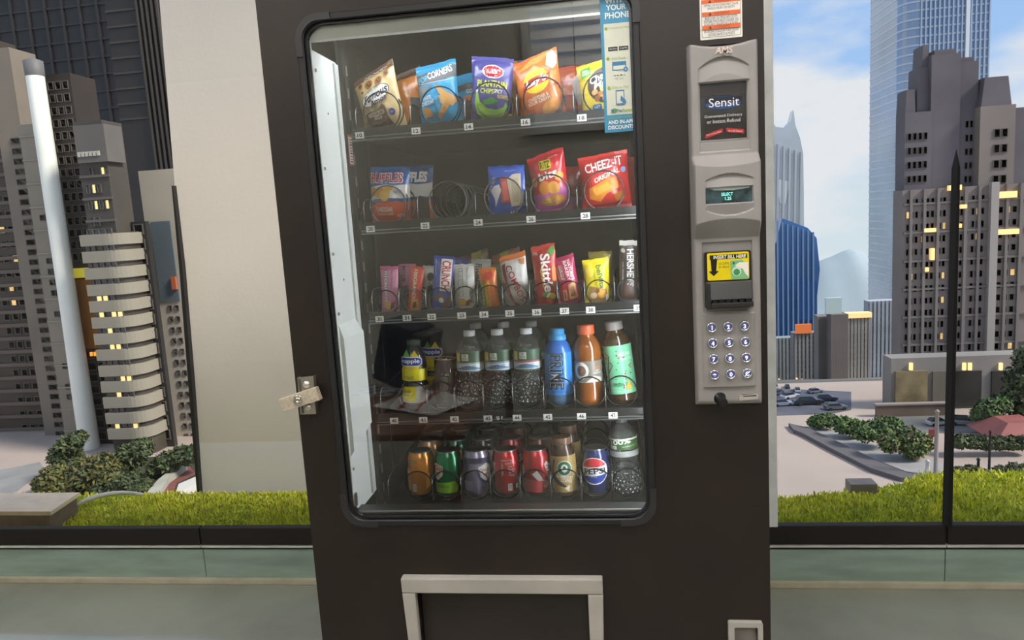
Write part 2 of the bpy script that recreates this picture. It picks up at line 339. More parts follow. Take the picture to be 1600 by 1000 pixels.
for cx, cz, a0 in ((.13, 1.71, 90), (.712, 1.71, 0), (.13, .73, 180), (.712, .73, 270)):
    arc = [math.radians(a0 + i*9) for i in range(11)]
    po = [(cx + .051*math.cos(t), cz + .051*math.sin(t)) for t in arc]; pi_ = [(cx + .0375*math.cos(t), cz + .0375*math.sin(t)) for t in reversed(arc)]
    dx, dz = (math.cos(math.radians(a0+90)), math.sin(math.radians(a0+90))); ex, ez = (math.cos(math.radians(a0)), math.sin(math.radians(a0)))
    po2 = [(po[0][0] - dx*.025, po[0][1] - dz*.025)] + po + [(po[-1][0] - ex*.03, po[-1][1] - ez*.03)]
    pi2 = [(pi_[0][0] - ex*.03, pi_[0][1] - ez*.03)] + pi_ + [(pi_[-1][0] - dx*.025, pi_[-1][1] - dz*.025)]
    MB().prism(po2 + pi2, -.0085, -.004).build('gasket_corner', cm_, VM)
glass_m = clear('machine_glass', (.95, .96, .955), 1.9, .004, haze=.004)
MB().box(.086, .756, .010, .014, .686, 1.754).build('front_glass', glass_m, VM)
# pale sill strip at the foot of the glass and pale strip above
MB().box(.10, .745, .018, .06, .684, .704).build('window_sill', mat('sill_black', '#202022', .4), VM)
MB().box(.10, .745, .016, .020, .7035, .7065).build('sill_trim', mat('sill_trim', '#d6d6d2', .25, metal=.5), VM)
MB().box(.097, .745, .018, .036, 1.716, 1.744).build('top_housing', white_m, VM)
MB().box(.115, .745, .04, .10, 1.735, 1.75).build('lamp_cover', mat('lamp_cover', '#b9bfc0', .3, metal=.3), VM)
MB().box(.13, .735, .105, .135, 1.748, 1.752).build('lamp_strip', mat('led_strip', '#f2f7ff', .5, emit=22), VM)
MB().box(.7600, .7645, .055, .085, .70, 1.73).build('side_lamp', mat('led_side', '#f4f8ff', .5, emit=42), VM)
# white side housing of the door, left
MB().box(.0945, .0985, .016, .158, .694, 1.70).box(.0945, .1005, .016, .021, .694, 1.742).build('side_housing', white_m, VM)
MB().box(.0985, .1035, .138, .160, .70, 1.695).build('housing_return', mat('housing_return', '#e4e9e4', .45), VM)
zb = [(.03, 1.125), (.135, 1.125), (.135, .865), (.03, .83)]
MB().add([(.0985, y, z) for y, z in zb] + [(.116 if y > .1 else .107, y, z - (.03 if i in (0, 1) else -.012)) for i, (y, z) in enumerate(zb)], [(0, 1, 5, 4), (1, 2, 6, 5), (2, 3, 7, 6), (3, 0, 4, 7), (4, 5, 6, 7)]).build('wiring_cover', white_m, VM)
for z in (1.66, 1.46, 1.28, 1.15, .80): MB().lathe([(.0035, 0), (.0035, .002), (.002, .003)], 10).build('screw', steel_m, VM).matrix_basis = Matrix.Translation((.1005, .03, z)) @ Matrix.Rotation(PI/2, 4, 'Y')
for z in (1.58, 1.22): MB().lathe([(.0025, 0), (.0025, .0006)], 10).build('rivet_hole', black_g, VM).matrix_basis = Matrix.Translation((.0986, .085, z)) @ Matrix.Rotation(PI/2, 4, 'Y')
MB().box(.1002, .104, .018, .03, .715, .745).build('hinge_clip', steel_m, VM)
# serial sticker on the left rail
q = at(549, 222, .19)
mb, ms = decal([('r', '#b5493c', -.5, 0, .5, 1), ('r', '#e6e2da', -.34, .06, .42, .93)] + [('r', '#222222', -.2, .1 + .09*k, .3, .1 + .09*k + (.03 if k % 3 else .05)) for k in range(9)],
    lambda s, t, o: (.1078 + o, .165 + (s + .5*.03), 1.475 + t), .03, .07, flat=True)
mb.build('serial_sticker', ms, VM, recalc=False)

# ---- trays, price strips, tags, dividers, coils
STRIPZ = [1.541, 1.330, 1.120, .874, .638]; SLOPE = [0, 0, 0, .05, .05]
FLOORZ = [z + d for z, d in zip(STRIPZ, (.003, .004, .003, .009, .024))]
def floorz(r, y): return FLOORZ[r] + SLOPE[r] * (y - .165)
TX0, TX1 = .122, .758
SLOTX = [[.189, .324, .439, .558, .690], [.185, .327, .455, .561, .682], [.161, .227, .290, .351, .411, .469, .537, .596, .661, .731],
         [.209, .275, .343, .414, .484, .560, .629, .702], [.203, .273, .345, .418, .490, .564, .635, .709]]
TAGX = [[.140, .271, .391, .518, .641], [.146, .275, .398, .518, .639], [.149, .215, .274, .345, .397, .457, .519, .582, .641, .747],
        [.163, .234, .310, .390, .459, .531, .609, .681], [.163, .233, .307, .381, .457, .535, .613, .684]]
NUM = [['10', '12', '14', '16', '18'], ['20', '22', '24', '26', '28'], [str(30 + i) for i in range(10)], [str(40 + i) for i in range(8)], [str(50 + i) for i in range(8)]]
PRICE = {(3, 3): '$1', (4, 1): '$1', (4, 3): '$1 .25', (4, 6): '$1'}
COILR = [.044, .044, .0285, .036, .0355]; PITCH_ = [.062, .062, .034, .08, .076]
tray_m = mat('tray_black', '#191919', .45, var=.15); strip_m = mat('price_strip', '#242526', .3, metal=.3, var=.1); wire_m = mat('coil_wire', '#2a2a2b', .25, metal=.7, var=.1)
wire_l = mat('coil_wire_bright', '#9a9a97', .25, metal=.8, var=.1)
for r in range(5):
    z = STRIPZ[r]; sl_ = SLOPE[r]; fz = FLOORZ[r]
    ty = .74
    t = MB()
    for x0, x1 in ((TX0, TX1),):
        t.add([(x0, .17, fz - .003), (x1, .17, fz - .003), (x1, ty, floorz(r, ty) - .003), (x0, ty, floorz(r, ty) - .003), (x0, .17, fz - .006), (x1, .17, fz - .006), (x1, ty, floorz(r, ty) - .006), (x0, ty, floorz(r, ty) - .006)],
            [(0, 1, 2, 3), (7, 6, 5, 4), (0, 4, 5, 1), (1, 5, 6, 2), (2, 6, 7, 3), (3, 7, 4, 0)])
    for x in (TX0, TX1 - .002): t.add([(x, .17, fz), (x, ty, floorz(r, ty)), (x, ty, floorz(r, ty) + .05), (x, .2, fz + .05), (x, .17, fz + .03), (x+.002, .17, fz), (x+.002, ty, floorz(r, ty)), (x+.002, ty, floorz(r, ty) + .05), (x+.002, .2, fz + .05), (x+.002, .17, fz + .03)], [(0, 1, 2, 3, 4), (9, 8, 7, 6, 5), (0, 4, 9, 5), (4, 3, 8, 9), (3, 2, 7, 8)])
    tray = t.build('tray', tray_m, VM)
    st = MB().prismx([(.163, z + .0135), (.171, z + .0135), (.171, z - .0135), (.167, z - .0135), (.160, z - .0105), (.160, z - .006), (.1645, z - .003)], TX0, TX1).build('price_strip', strip_m, tray)
    MB().prismx([(.1585, z - .0045), (.1605, z - .0045), (.1665, z - .0145), (.1645, z - .0145)], TX0, TX1).build('strip_edge', mat('strip_edge', '#80827f', .3, metal=.5), tray)
    for k, x in enumerate(TAGX[r]):
        its = [('r', '#eceae4', -.5, 0, .5, 1), ('b', '#181818', NUM[r][k], 0, .5, .55, .62)]
        flat_print('price_tag', its, .0205, .0145, (x, .1595, z - .0095), tray)
        if (r, k) in PRICE:
            flat_print('price_sticker', [('r', '#17181a', -.5, 0, .5, 1), ('b', '#f2f0ea', PRICE[(r, k)], 0, .5, .8, .66)], .02 if len(PRICE[(r, k)]) < 3 else .036, .0145, (x + (.027 if len(PRICE[(r, k)]) < 3 else .037), .1595, z - .0095), tray)
    # dividers between the columns
    sx = SLOTX[r]
    dmesh = MB().prismx([(.176, fz), (.70, floorz(r, .70)), (.70, floorz(r, .70) + .05), (.20, fz + .062), (.186, fz + .058), (.178, fz + .045)], -.0008, .0008).build('divider', mat('divider_dark', '#232322', .35, var=.1), data=True)
    lip = MB().tube([(0, .176, fz), (0, .177, fz + .044), (0, .185, fz + .058), (0, .2, fz + .0625), (0, .26, fz + .062)], .0012, 5).build('divider_wire', wire_l, data=True)
    xs = [(a + b) / 2 for a, b in zip(sx, sx[1:])]
    for x in [TX0 + .006] + xs:
        o = link('divider', dmesh, tray); o.location.x = x
        o = link('divider_wire', lip, tray); o.location.x = x
    R_ = COILR[r]; pt = PITCH_[r]; path = []; n = 26; turns = int(.46 / pt)
    for i in range(turns * n + 1):
        a = 2*PI*i/n - PI/2 - .35; y = .176 + (.012*i/n if i < n else .012 + pt*(i/n - 1))
        path.append((R_*math.cos(a), y, SLOPE[r]*(y - .165) + R_*math.sin(a)))
    cm0 = MB().tube(path, .0017 if r != 2 else .0014, 6).build('spiral_coil', wire_m if r != 1 else mat('coil_wire_mid', '#5b5b5a', .25, metal=.8), data=True)
    for x in sx:
        o = link('spiral_coil', cm0, VM); o.location = (x, 0, FLOORZ[r] + R_ + .0025)

# ---- payment column
PXC = .912
def panel_h(x, z):
    xn = (x - PXC) / .0645; h = .022
    # top arch scoop
    if 1.0:
        za = 1.606 - .020 * ((x - PXC) / .046) ** 2
        if abs(x - PXC) < .046 and z < za: h -= .0065 * max(0, 1 - (za - z) / .03) * math.sqrt(max(0, 1 - ((x - PXC) / .046) ** 2))
    # display block
    zt = 1.412 - .008 * (1 - xn*xn); zb = 1.297 + .010 * (1 - xn*xn)
    if z > zt: f = max(0, 1 - (z - zt) / (1.4275 - zt)) if z < 1.4275 else 0
    elif z < zb: f = max(0, 1 - (zb - z) / (zb - 1.270)) if z > 1.270 else 0
    else: f = 1
    h += .024 * f
    if zb < z < zt:
        z1 = 1.390 - .011 * ((x - PXC - .003) / .044) ** 2; z2 = 1.313 + .011 * ((x - PXC - .003) / .044) ** 2
        if abs(x - PXC - .003) < .044:
            if 1.36 < z < z1: h -= .006 * max(0, 1 - (z1 - z) / .022) * math.sqrt(max(0, 1 - ((x - PXC - .003) / .044) ** 2))
            if z2 < z < 1.34: h -= .006 * max(0, 1 - (z - z2) / .022) * math.sqrt(max(0, 1 - ((x - PXC - .003) / .044) ** 2))
    if .871 < x < .957 and 1.336 < z < 1.365: h -= .008
    if .8685 < x < .9555 and 1.4525 < z < 1.562: h -= .014
    elif .866 < x < .958 and 1.434 < z < 1.562: h -= .003
    if .866 < x < .958 and 1.128 < z < 1.262: h -= .004
    kx = (x - PXC) / .051
    if abs(kx) < 1 and .977 < z < 1.1235: h += .0045 * min(1, (1 - abs(kx)) * 20)
    if z < .95: h -= .01 * ((.95 - z) / .014) ** 2
    d = min(x - .8475, .9765 - x, z - .936, 1.632 - .006 * xn*xn*-1 - z + .004 * (1 - xn*xn) * -1)
    if d < .007: h *= math.sqrt(max(0, 1 - (1 - max(d, 0) / .007) ** 2))
    return h
pg = MB(); nx, nz_ = 132, 560
pg.grid(lambda u, v: (.8475 + .129*u, -panel_h(.8475 + .129*u, .936 + .696*v), .936 + .696*v), nx, nz_, 0, True)
pay = pg.build('payment_column', grey_m, VM, recalc=False)
# keypad: each key a ring with a lit dome and its digit
ring_m = mat('key_chrome', '#d2d2d8', .18, metal=.9); dome_m = mat('key_dome', '#5a5c9c', .25, emit=.12, coat=.6); dig_m = mat('key_digit', '#eef0ff', .4, emit=.7); glow_m = mat('key_glow', '#b9baf5', .4, emit=1.0)
keys = ['1', '2', '3', '4', '5', '6', '7', '8', '9', '*', '0', 'C']
for i, kx in enumerate(keys):
    c_, r_ = i % 3, i // 3
    q0 = at(1112.5 + 25.5*c_ + 1.4*r_, 512 - 1.2*c_ + 24.7*r_, -.031)
    k = MB().lathe([(.0068, .004), (.0085, .0062), (.0102, .005), (.0108, 0)], 24, 0, caps=False)
    k.lathe([(.0086, .0045), (.0070, .0040)], 24, 3, caps=False)
    k.lathe([(.0071, .0035), (.006, .0046), (.003, .0054), (.0004, .0056)], 24, 1, caps=False)
    tv, fs, ar = text2d(kx, .03)
    s = .0085; ww = s*ar if kx != '*' else .007; hh = s if kx != '*' else .007
    k.add([(x*ww, y*hh, .0060) for x, y in tv], fs, 2)
    if kx == 'C': k.tube([(-.005, -.005, .006), (.005, .005, .006)], .0006, 4, 2)
    ko = k.build('key', [ring_m, dome_m, dig_m, glow_m], pay, recalc=False)
    ko.location = (q0.x, -.0262, q0.z); ko.rotation_euler = (PI/2, 0, 0)
# logo letters
q0 = at(1131, 78, -.024)
mb = MB(); tv, fs, ar = text2d('AMS', .03, .15)
mb.add([(q0.x + x*.033, -.0240, q0.z + y*.0125) for x, y in tv] + [(q0.x + x*.033, -.0215, q0.z + y*.0125) for x, y in tv], fs, 0)
mb.build('raised_logo', mat('logo_rose_steel', '#c9b8ac', .28, metal=.7), pay, recalc=False)
# guarantee screen
scr = mat('screen_print_black', '#1c1a1d', .25, var=.05, coat=.4)
flat_print('guarantee_card', [('r', scr, -.5, 0, .5, 1), ('r', '#413838', -.5, .80, .5, 1), ('e', '#16305f', 0, .655, .43, .12), ('e', '#1f5fa8', 0, .63, .38, .085), ('r', '#141a2e', -.40, .66, .40, .745),
    ('t', '#f4f6fa', 'Sensit', .02, .665, .66, .15), ('t', '#e8e6e6', 'Guaranteed Delivery', 0, .43, .82, .062), ('t', '#e8e6e6', 'or Instant Refund', 0, .345, .72, .062),
    ('p', '#b3262c', [(-.40, .06), (-.02, .15), (-.02, .22), (-.40, .13)]), ('p', '#b3262c', [(.06, .15), (.44, .10), (.44, .18), (.06, .22)]), ('t', '#f0dcd8', 'Press the Key Below', -.21, .14, .33, .035, 12), ('t', '#f0dcd8', 'to a full Refund', .25, .16, .3, .035, -7),
    ('r', '#8e8a86', -.5, 0, .5, .03)], .085, .108, (.912, -.0082, 1.4535), pay)
MB().box(.8685, .9555, -.0095, -.0088, 1.4525, 1.562).build('screen_window', clear('screen_gloss', (1, 1, 1), .8, .05), pay)
# display
dsp = mat('display_glass', '#3d5a60', .12, var=.35, scale=40, coat=.8, dark='#12242a')
teal = mat('display_teal', '#7ff0dc', .4, emit=1.6)
flat_print('display', [('r', dsp, -.5, 0, .5, 1), ('t', teal, 'SELECT', -.03, .58, .24, .2), ('t', teal, '1.25', -.01, .3, .13, .2), ('p', '#c9dadd', [(-.3, .86), (.1, .80), (.44, .9), (.44, .99), (-.4, .99)])], .087, .029, (.914, -.0385, 1.3360), pay)
# bill reader
bm_ = mat('bill_reader_black', '#151515', .4, var=.1); 
bz0 = 1.134; br = MB().plate(rr(.8685, .9555, bz0, 1.2445, .004, 3), [], -.030, -.016)
bo = br.build('bill_reader', bm_, pay, bevel=.0015)
MB().hexa([(.8685, -.031, 1.1865), (.9555, -.031, 1.1865), (.9555, -.040, 1.152), (.8685, -.040, 1.152)], [(.8685, -.026, 1.1865), (.9555, -.026, 1.1865), (.9555, -.026, 1.152), (.8685, -.026, 1.152)]).box(.8765, .9555, -.048, -.028, 1.1375, 1.147).box(.8685, .8765, -.046, -.026, 1.137, 1.186).build('bill_mouth', mat('bill_mouth', '#2b2b2c', .3, var=.15), pay, bevel=.0012)
for k in range(6): MB().box(.8805 + k*.0125, .8875 + k*.0125, -.044, -.030, 1.1475, 1.1515).build('mouth_tooth', bm_, pay)
flat_print('bill_label', [('p', '#efd800', rr(-.5, .5, 0, 1, .05, 3)), ('r', '#141210', -.44, .76, .46, .92), ('b', '#f6f3e8', 'INSERT BILL HERE', .04, .84, .78, .13, 0, .1), ('p', '#141210', [(-.42, .78), (-.26, .78), (-.29, .34), (-.22, .34), (-.35, .16), (-.47, .34), (-.40, .34)]),
    ('t', '#141210', 'ACCEPTS', -.1, .60, .24, .08), ('t', '#141210', '$1 BILLS', -.1, .48, .24, .08), ('p', '#7fc08e', [(.08, .02), (.05, .68), (.34, .72), (.48, .30), (.48, .02)]), ('e', '#d9edd6', .20, .30, .11, .17), ('e', '#3f8f57', .20, .27, .08, .12), ('p', '#f3ede2', [(.16, .52), (.26, .62), (.48, .62), (.48, .08), (.40, .2), (.34, .38), (.22, .44)]), ('t', '#2d6b3f', '1', .13, .6, .04, .09)],
    .078, .053, (.912, -.0305, 1.1895), pay)
# reject knob and coin slot
q0 = at(1127, 625, -.024)
kb = MB().lathe([(.0125, 0), (.0125, .004), (.0092, .006), (.0092, .026), (.0080, .029)], 24).build('reject_knob', mat('knob_black', '#1a1a1c', .3), pay); kb.location = (q0.x - .002, -.018, q0.z + .003); kb.rotation_euler = (PI/2 + .12, 0, .1)
q0 = at(1169, 620, -.022)
MB().plate([(q0.x - .018, q0.z - .006), (q0.x + .018, q0.z - .004), (q0.x + .018, q0.z + .0055), (q0.x - .018, q0.z + .0035)], [[(q0.x - .010, q0.z + .0005), (q0.x + .015, q0.z + .0015), (q0.x + .015, q0.z + .0045), (q0.x - .010, q0.z + .003)]], -.0265, -.018).build('coin_slot', silver_m, pay)
MB().box(q0.x - .012, q0.x + .016, -.0235, -.022, q0.z - .001, q0.z + .005).build('slot_dark', black_g, pay)

# ---- warning sticker above the column
Wd, Hd = .077, .112
its = [('p', '#ece7e0', rr(-.5, .5, 0, 1, .02, 2)), ('p', '#2a2624', rr(-.46, .46, .035, .975, .02, 2)), ('p', '#f2eee8', rr(-.452, .452, .04, .97, .02, 2))]
for z0, wd, l1 in ((.575, 'WARNING', 'TIPPING OR ROCKING MAY CAUSE\nSERIOUS INJURY OR DEATH'), (.375, 'AVERTISSEMENT', 'BASCULER OU PENCHER CETTE\nDISTRIBUTRICE PEUT CAUSER DES\nBLESSURES GRAVES OU LA MORT'), (.16, 'CUIDADO', 'BALANCEAR O INCLINAR PUEDE CAUSAR\nLESIONES GRAVES O LA MUERTE')):
    its += [('r', '#e2672a', -.452, z0, .452, z0 + .065), ('t', '#8a3410', wd, .02, z0 + .033, .36, .035), ('p', '#2a1a10', [(-.3, z0 + .012), (-.22, z0 + .012), (-.26, z0 + .055)])]
    n = l1.count('\n') + 1; its += [('t', '#4a4643', l1, 0, z0 - .008 - .027*n, .82, .05*n)]
its += [('o', '#e2672a', .02, .83, .2, .145, 0, .14), ('r', '#4a4643', -.1, .80, .12, .85), ('p', '#e2672a', [(-.13, .73), (-.10, .71), (.17, .93), (.14, .95)])]
flat_print('warning_sticker', its, Wd, Hd, (.9125, -.0006, 1.6425), VM)
# ---- payment sticker inside the glass
PW, PH = .064, .255
bl, gn, wh = '#3f95bd', '#93ad3e', '#d9dccd'
its = [('r', bl, -.5, 0, .5, 1), ('r', wh, -.41, .13, .41, .80), ('b', '#eef2f0', 'WITH', -.05, .965, .6, .04), ('b', '#eef2f0', 'YOUR', -.02, .915, .6, .04), ('b', '#eef2f0', 'PHONE', .02, .858, .76, .045),
    ('e', gn, -.34, .765, .05, .0125), ('t', gn, 'Download App', .05, .765, .62, .018), ('r', '#333333', -.30, .60, -.02, .63), ('r', '#333333', .02, .60, .30, .63), ('t', '#eeeeee', 'App Store', -.16, .615, .22, .012), ('t', '#eeeeee', 'Google Play', .16, .615, .22, .012),
    ('e', gn, -.32, .545, .05, .0125), ('t', gn, 'Add Funds', .0, .545, .42, .02), ('r', '#3a7fb0', -.20, .455, .22, .52), ('r', wh, -.17, .462, .19, .49), ('e', '#3a7fb0', .2, .46, .07, .018), ('t', '#eef2f0', '+', .2, .46, .06, .016),
    ('r', '#6a8fb5', -.16, .415, -.1, .422), ('r', '#b0564b', -.07, .415, -.01, .422), ('r', '#3c7a52', .03, .415, .09, .425), ('r', '#999999', .12, .415, .18, .422), ('t', '#777777', 'No fees', 0, .395, .25, .012),
    ('e', gn, -.32, .33, .05, .0135), ('t', gn, 'Slide to Pay!', .02, .33, .5, .024), ('r', '#3a7fb0', -.13, .20, .13, .31), ('r', wh, -.105, .212, .105, .30), ('p', '#3a7fb0', [(0, .235), (.03, .27), (.1, .25), (.16, .235), (.18, .21), (.1, .208)]),
    ('e', '#6aa52e', -.18, .16, .07, .018), ('r', '#2f6f9e', -.28, .145, -.2, .172), ('b', '#2f6f9e', 'Pay', -.03, .158, .18, .026), ('b', gn, 'Range', .22, .158, .3, .026),
    ('t', gn, 'EXCLUSIVE OFFERS', 0, .108, .78, .017), ('b', '#f2f4f2', 'AND IN-APP', 0, .075, .78, .028), ('b', '#f2f4f2', 'DISCOUNTS', 0, .036, .78, .028)]
flat_print('phone_payment_sticker', its, PW, PH, (.7205, .0095, 1.487), VM, off=.0002, doff=.00006)
# ---- lock at the left edge
lk = MB().plate([(.011, .940), (.043, .940), (.046, 1.024), (.013, 1.022)], [], -.014, -.011).hexa([(.043, -.014, .94), (.0455, -.014, .94), (.0485, -.014, 1.024), (.046, -.014, 1.024)], [(.043, 0, .94), (.0455, 0, .94), (.0485, 0, 1.024), (.046, 0, 1.024)]).hexa([(.0095, -.014, .94), (.012, -.014, .94), (.014, -.014, 1.022), (.0115, -.014, 1.022)], [(.0095, 0, .94), (.012, 0, .94), (.014, 0, 1.022), (.0115, 0, 1.022)])
hs = lk.build('lock_bracket', steel_m, VM)
for z in (1.006, .956): MB().lathe([(.008, 0), (.0085, .0015), (.006, .004), (.002, .005)], 16).build('bolt', mat('bolt_chrome', '#e6e3dc', .2, metal=.8), hs).matrix_basis = Matrix.Translation((.031 if z > 1 else .030, -.014, z)) @ Matrix.Rotation(PI/2, 4, 'X')
for z in (1.004, .957): MB().box(.0145, .019, -.0147, -.0138, z - .014, z + .014).build('bracket_slot', mat('slot_grey', '#565450', .5), hs)
a0 = math.atan2(.0235, .084); cx, cz = .0185, .9765
lb = MB().box(-.0445, .0445, -.030, -.0145, -.0145, .0145).build('lock_bar', mat('lock_bar_beige', '#c3b5a2', .55, var=.14, scale=160, bump=.12, bscale=500), VM, bevel=.0012); lb.location = (cx, 0, cz); lb.rotation_euler = (0, -a0, 0)
MB().lathe([(.011, 0), (.011, .001), (.0085, .0015), (.0085, -.001), (.006, -.001), (.006, .003), (.003, .003), (.003, .001), (.0004, .001)], 24, caps=False).build('lock_cylinder', mat('lock_chrome', '#d8d4cc', .2, metal=.85, var=.3, scale=90), lb).matrix_basis = Matrix.Translation((-.003, -.0302, 0)) @ Matrix.Rotation(PI/2, 4, 'X')
# ---- delivery door
dv = MB().hexa([(.204, -.02, .531), (.644, -.02, .531), (.644, -.022, .566), (.204, -.022, .566)], [(.204, 0, .531), (.644, 0, .531), (.644, 0, .566), (.204, 0, .566)]).build('delivery_frame', silver_m, VM, bevel=.003)
for x0, x1, x2, x3 in ((.204, .2335, .212, .2345), (.6115, .644, .6105, .636)):
    MB().hexa([(x0 if x0 < .3 else x0, -.02, .5305), (x1, -.02, .5305), (x3, -.014, .27), (x2, -.014, .27)][::-1], [(x0, 0, .5305), (x1, 0, .5305), (x3, 0, .27), (x2, 0, .27)][::-1]).build('frame_side', silver_m, dv, bevel=.003)
MB().box(.204, .644, -.018, 0, .24, .272).build('frame_foot', silver_m, dv, bevel=.003)
MB().hexa([(.236, .012, .272), (.609, .012, .272), (.609, .024, .527), (.236, .024, .527)], [(.236, .02, .272), (.609, .02, .272), (.609, .03, .527), (.236, .03, .527)]).build('delivery_flap', mat('flap_dark', '#2c2523', .4, var=.2, scale=6), VM)
MB().box(.24, .605, .022, .026, .5265, .5285).build('flap_seal', mat('flap_seal', '#77726b', .5), VM)
# ---- coin return
MB().plate(rr(.902, .972, .385, .4665, .004, 3), [rr(.914, .962, .40, .4555, .003, 3)], -.012, 0).build('coin_return', silver_m, VM, bevel=.0025)
MB().hexa([(.913, .004, .400), (.963, .004, .400), (.963, .028, .4565), (.913, .028, .4565)], [(.913, .03, .40), (.963, .03, .40), (.963, .031, .4565), (.913, .031, .4565)]).build('coin_cup', mat('coin_cup', '#8f867f', .45), VM)

# ================================================================ PRODUCTS
def foil(col): return mat('foil_' + col, col, .30, var=.06, scale=22, coat=.35, bump=.38, bscale=34, spec=.6)
def bag(name, label, cat, group, row, X, Y, Wd, Hh, T, col, items, roll=0, skew=0, yaw=0, lean=0, seal=.065, top=None, pinch=.05, lift=0, wr=.27):
    seed = rnd.random() * 50; rl = math.radians(roll)
    def fn(u, v, side=-1, off=0):
        b = min(1, max(0, (v - seal) / (1 - 2*seal))); w = Wd/2 * (1 - pinch*math.sin(PI*b))
        e = max(0, 1 - abs(u)**2.4)
        bul = T/2 * (math.sin(PI*b) ** .55) * e ** .75 if 0 < b < 1 else 0
        p = Vector((u*w*26 + seed, v*Hh*22, side*3))
        wk = (noise.noise(p) * .6 + abs(noise.noise(p*2.2)) * .5 - .2) * T * wr * (e ** .5) * (1 if 0 < b < 1 else .25)
        sag = noise.noise(Vector((u*2.5 + seed, 3, 7))) * Hh * .02 * v
        x = u*w
        return (x, side*(bul + .0006 + off + max(0, wk)), v*Hh + skew*x*v + sag)
    nu, nv = 28, 34
    t = thing(name, label, cat, (X, Y, floorz(row, Y) + abs(math.sin(rl)) * Wd/2 * .9 + .0015 + lift), group, (math.radians(lean), rl, math.radians(yaw)))
    m = MB(); m.grid(lambda u, v: fn(2*u - 1, v), nu, nv, 0); m.grid(lambda u, v: fn(2*u - 1, v, 1), nu, nv, 0, flip=True)
    for sgn in (-1, 1): m.grid(lambda u, v: fn(sgn, v, -1 if u < .5 else 1), 1, nv, 0, flip=sgn < 0)
    for v0 in (0, 1): m.grid(lambda u, v: fn(2*u - 1, v0, -1 if v < .5 else 1), nu, 1, 0)
    m.build('pouch', foil(col), t, recalc=False)
    if top or True:
        s = MB(); sc = top or col
        for v0, v1 in ((0, seal*.7), (1 - seal*.7, 1)):
            s.grid(lambda u, v: fn(2*u - 1, v0 + (v1-v0)*v, -1, .0005 + .0004*((int(round(v*6))) % 2)), nu, 6, 0, sm=False)
            s.grid(lambda u, v: fn(2*u - 1, v0 + (v1-v0)*v, 1, .0005), nu, 1, 0, sm=False, flip=True)
        s.build('crimped_seal', foil(sc), t, recalc=False)
    if items:
        def surf(x, z, o):
            u = max(-1, min(1, 2*x/Wd)); return fn(u, max(0, min(1, z/Hh)), -1, o)
        mb, ms = decal(items, surf, Wd, Hh, off0=.0009, doff=.00013)
        mb.build('printed_design', ms, t, recalc=False)
    return t
G1, G2, G3, G4, G5 = 'snack bags on the first shelf', 'snack bags on the second shelf', 'candy and bars on the third shelf', 'bottles on the fourth shelf', 'cans and bottles on the bottom shelf'
sx = SLOTX[0]; YF = .222
chips = lambda cu, cv, r: [('e', '#a9682f', cu, cv, r, r*.75)] + [('e', '#4f2b17', cu + r*a, cv + r*b, r*.2, r*.16) for a, b in ((-.4, .2), (.3, .3), (.1, -.3), (-.2, -.1), (.45, -.15))]
bag('cookie_bag', 'tan cookie bag with brown patch and white oval, leftmost on the first shelf', 'snack bag', G1, 0, sx[0] - .004, YF, .106, .138, .042, '#dfc48a',
    [('r', '#5b3b28', -.5, .90, .5, 1), ('b', '#efe6d2', 'COOKIES', .05, .93, .6, .05)] + chips(-.12, .80, .10) + chips(.13, .78, .09) + chips(.33, .84, .06) + chips(-.34, .84, .06) + chips(-.3, .71, .035) + chips(.40, .93, .05) +
    [('e', '#f4efe4', 0, .56, .36, .13, 12), ('o', '#2b2b4a', 0, .56, .37, .137, 12, .05), ('b', '#23264a', 'Famous', .02, .575, .62, .13, 10, .3), ('b', '#23264a', 'Amos', .06, .465, .42, .085, 10, .3), ('t', '#23264a', 'BITE SIZE', 0, .67, .3, .025, 10),
     ('p', '#5f3f2d', [(-.34, .02), (-.33, .32), (-.16, .345), (.02, .33), (.13, .40), (.2, .34), (.19, .2), (.26, .02)]), ('p', '#eadfc6', rr(-.26, .15, .245, .31, .03, 3)), ('p', '#eadfc6', rr(-.14, .05, .185, .24, .03, 3)), ('b', '#5b3b28', 'CHOCOLATE', -.055, .278, .36, .045), ('b', '#5b3b28', 'CHIP', -.045, .213, .15, .04), ('t', '#cdb994', 'naturally flavored\ncookies', -.06, .13, .3, .04), ('e', '#27408c', .30, .235, .07, .055), ('t', '#dfe3f2', 'NEW', .3, .235, .08, .03), ('t', '#cdb994', 'NET WT 2 OZ', 0, .06, .2, .02)], roll=-9, skew=.26, yaw=-6)
for k, (dx, dy, c1, c2, nm, lb) in enumerate(((.038, .062, '#e0861c', '#5b3b28', 'cookie_bag', 'orange bag with brown top directly behind the tan cookie bag'), (.05, .118, '#4a4a4c', '#e0861c', 'snack_bag', 'dark grey bag second behind the tan cookie bag'))):
    bag(nm, lb, 'snack bag', G1, 0, sx[0] + dx - .008*k, YF + dy, .10, .14 - .03*k, .035, c1, [('r', c2, -.5, .88, .5, 1), ('p', '#3d3f45', [(.1, .02), (.5, .02), (.5, .5), (.2, .55)]), ('r', '#e9dcc0', .22, .25, .42, .33)] if k == 0 else [], roll=-6, skew=.2, yaw=-4)
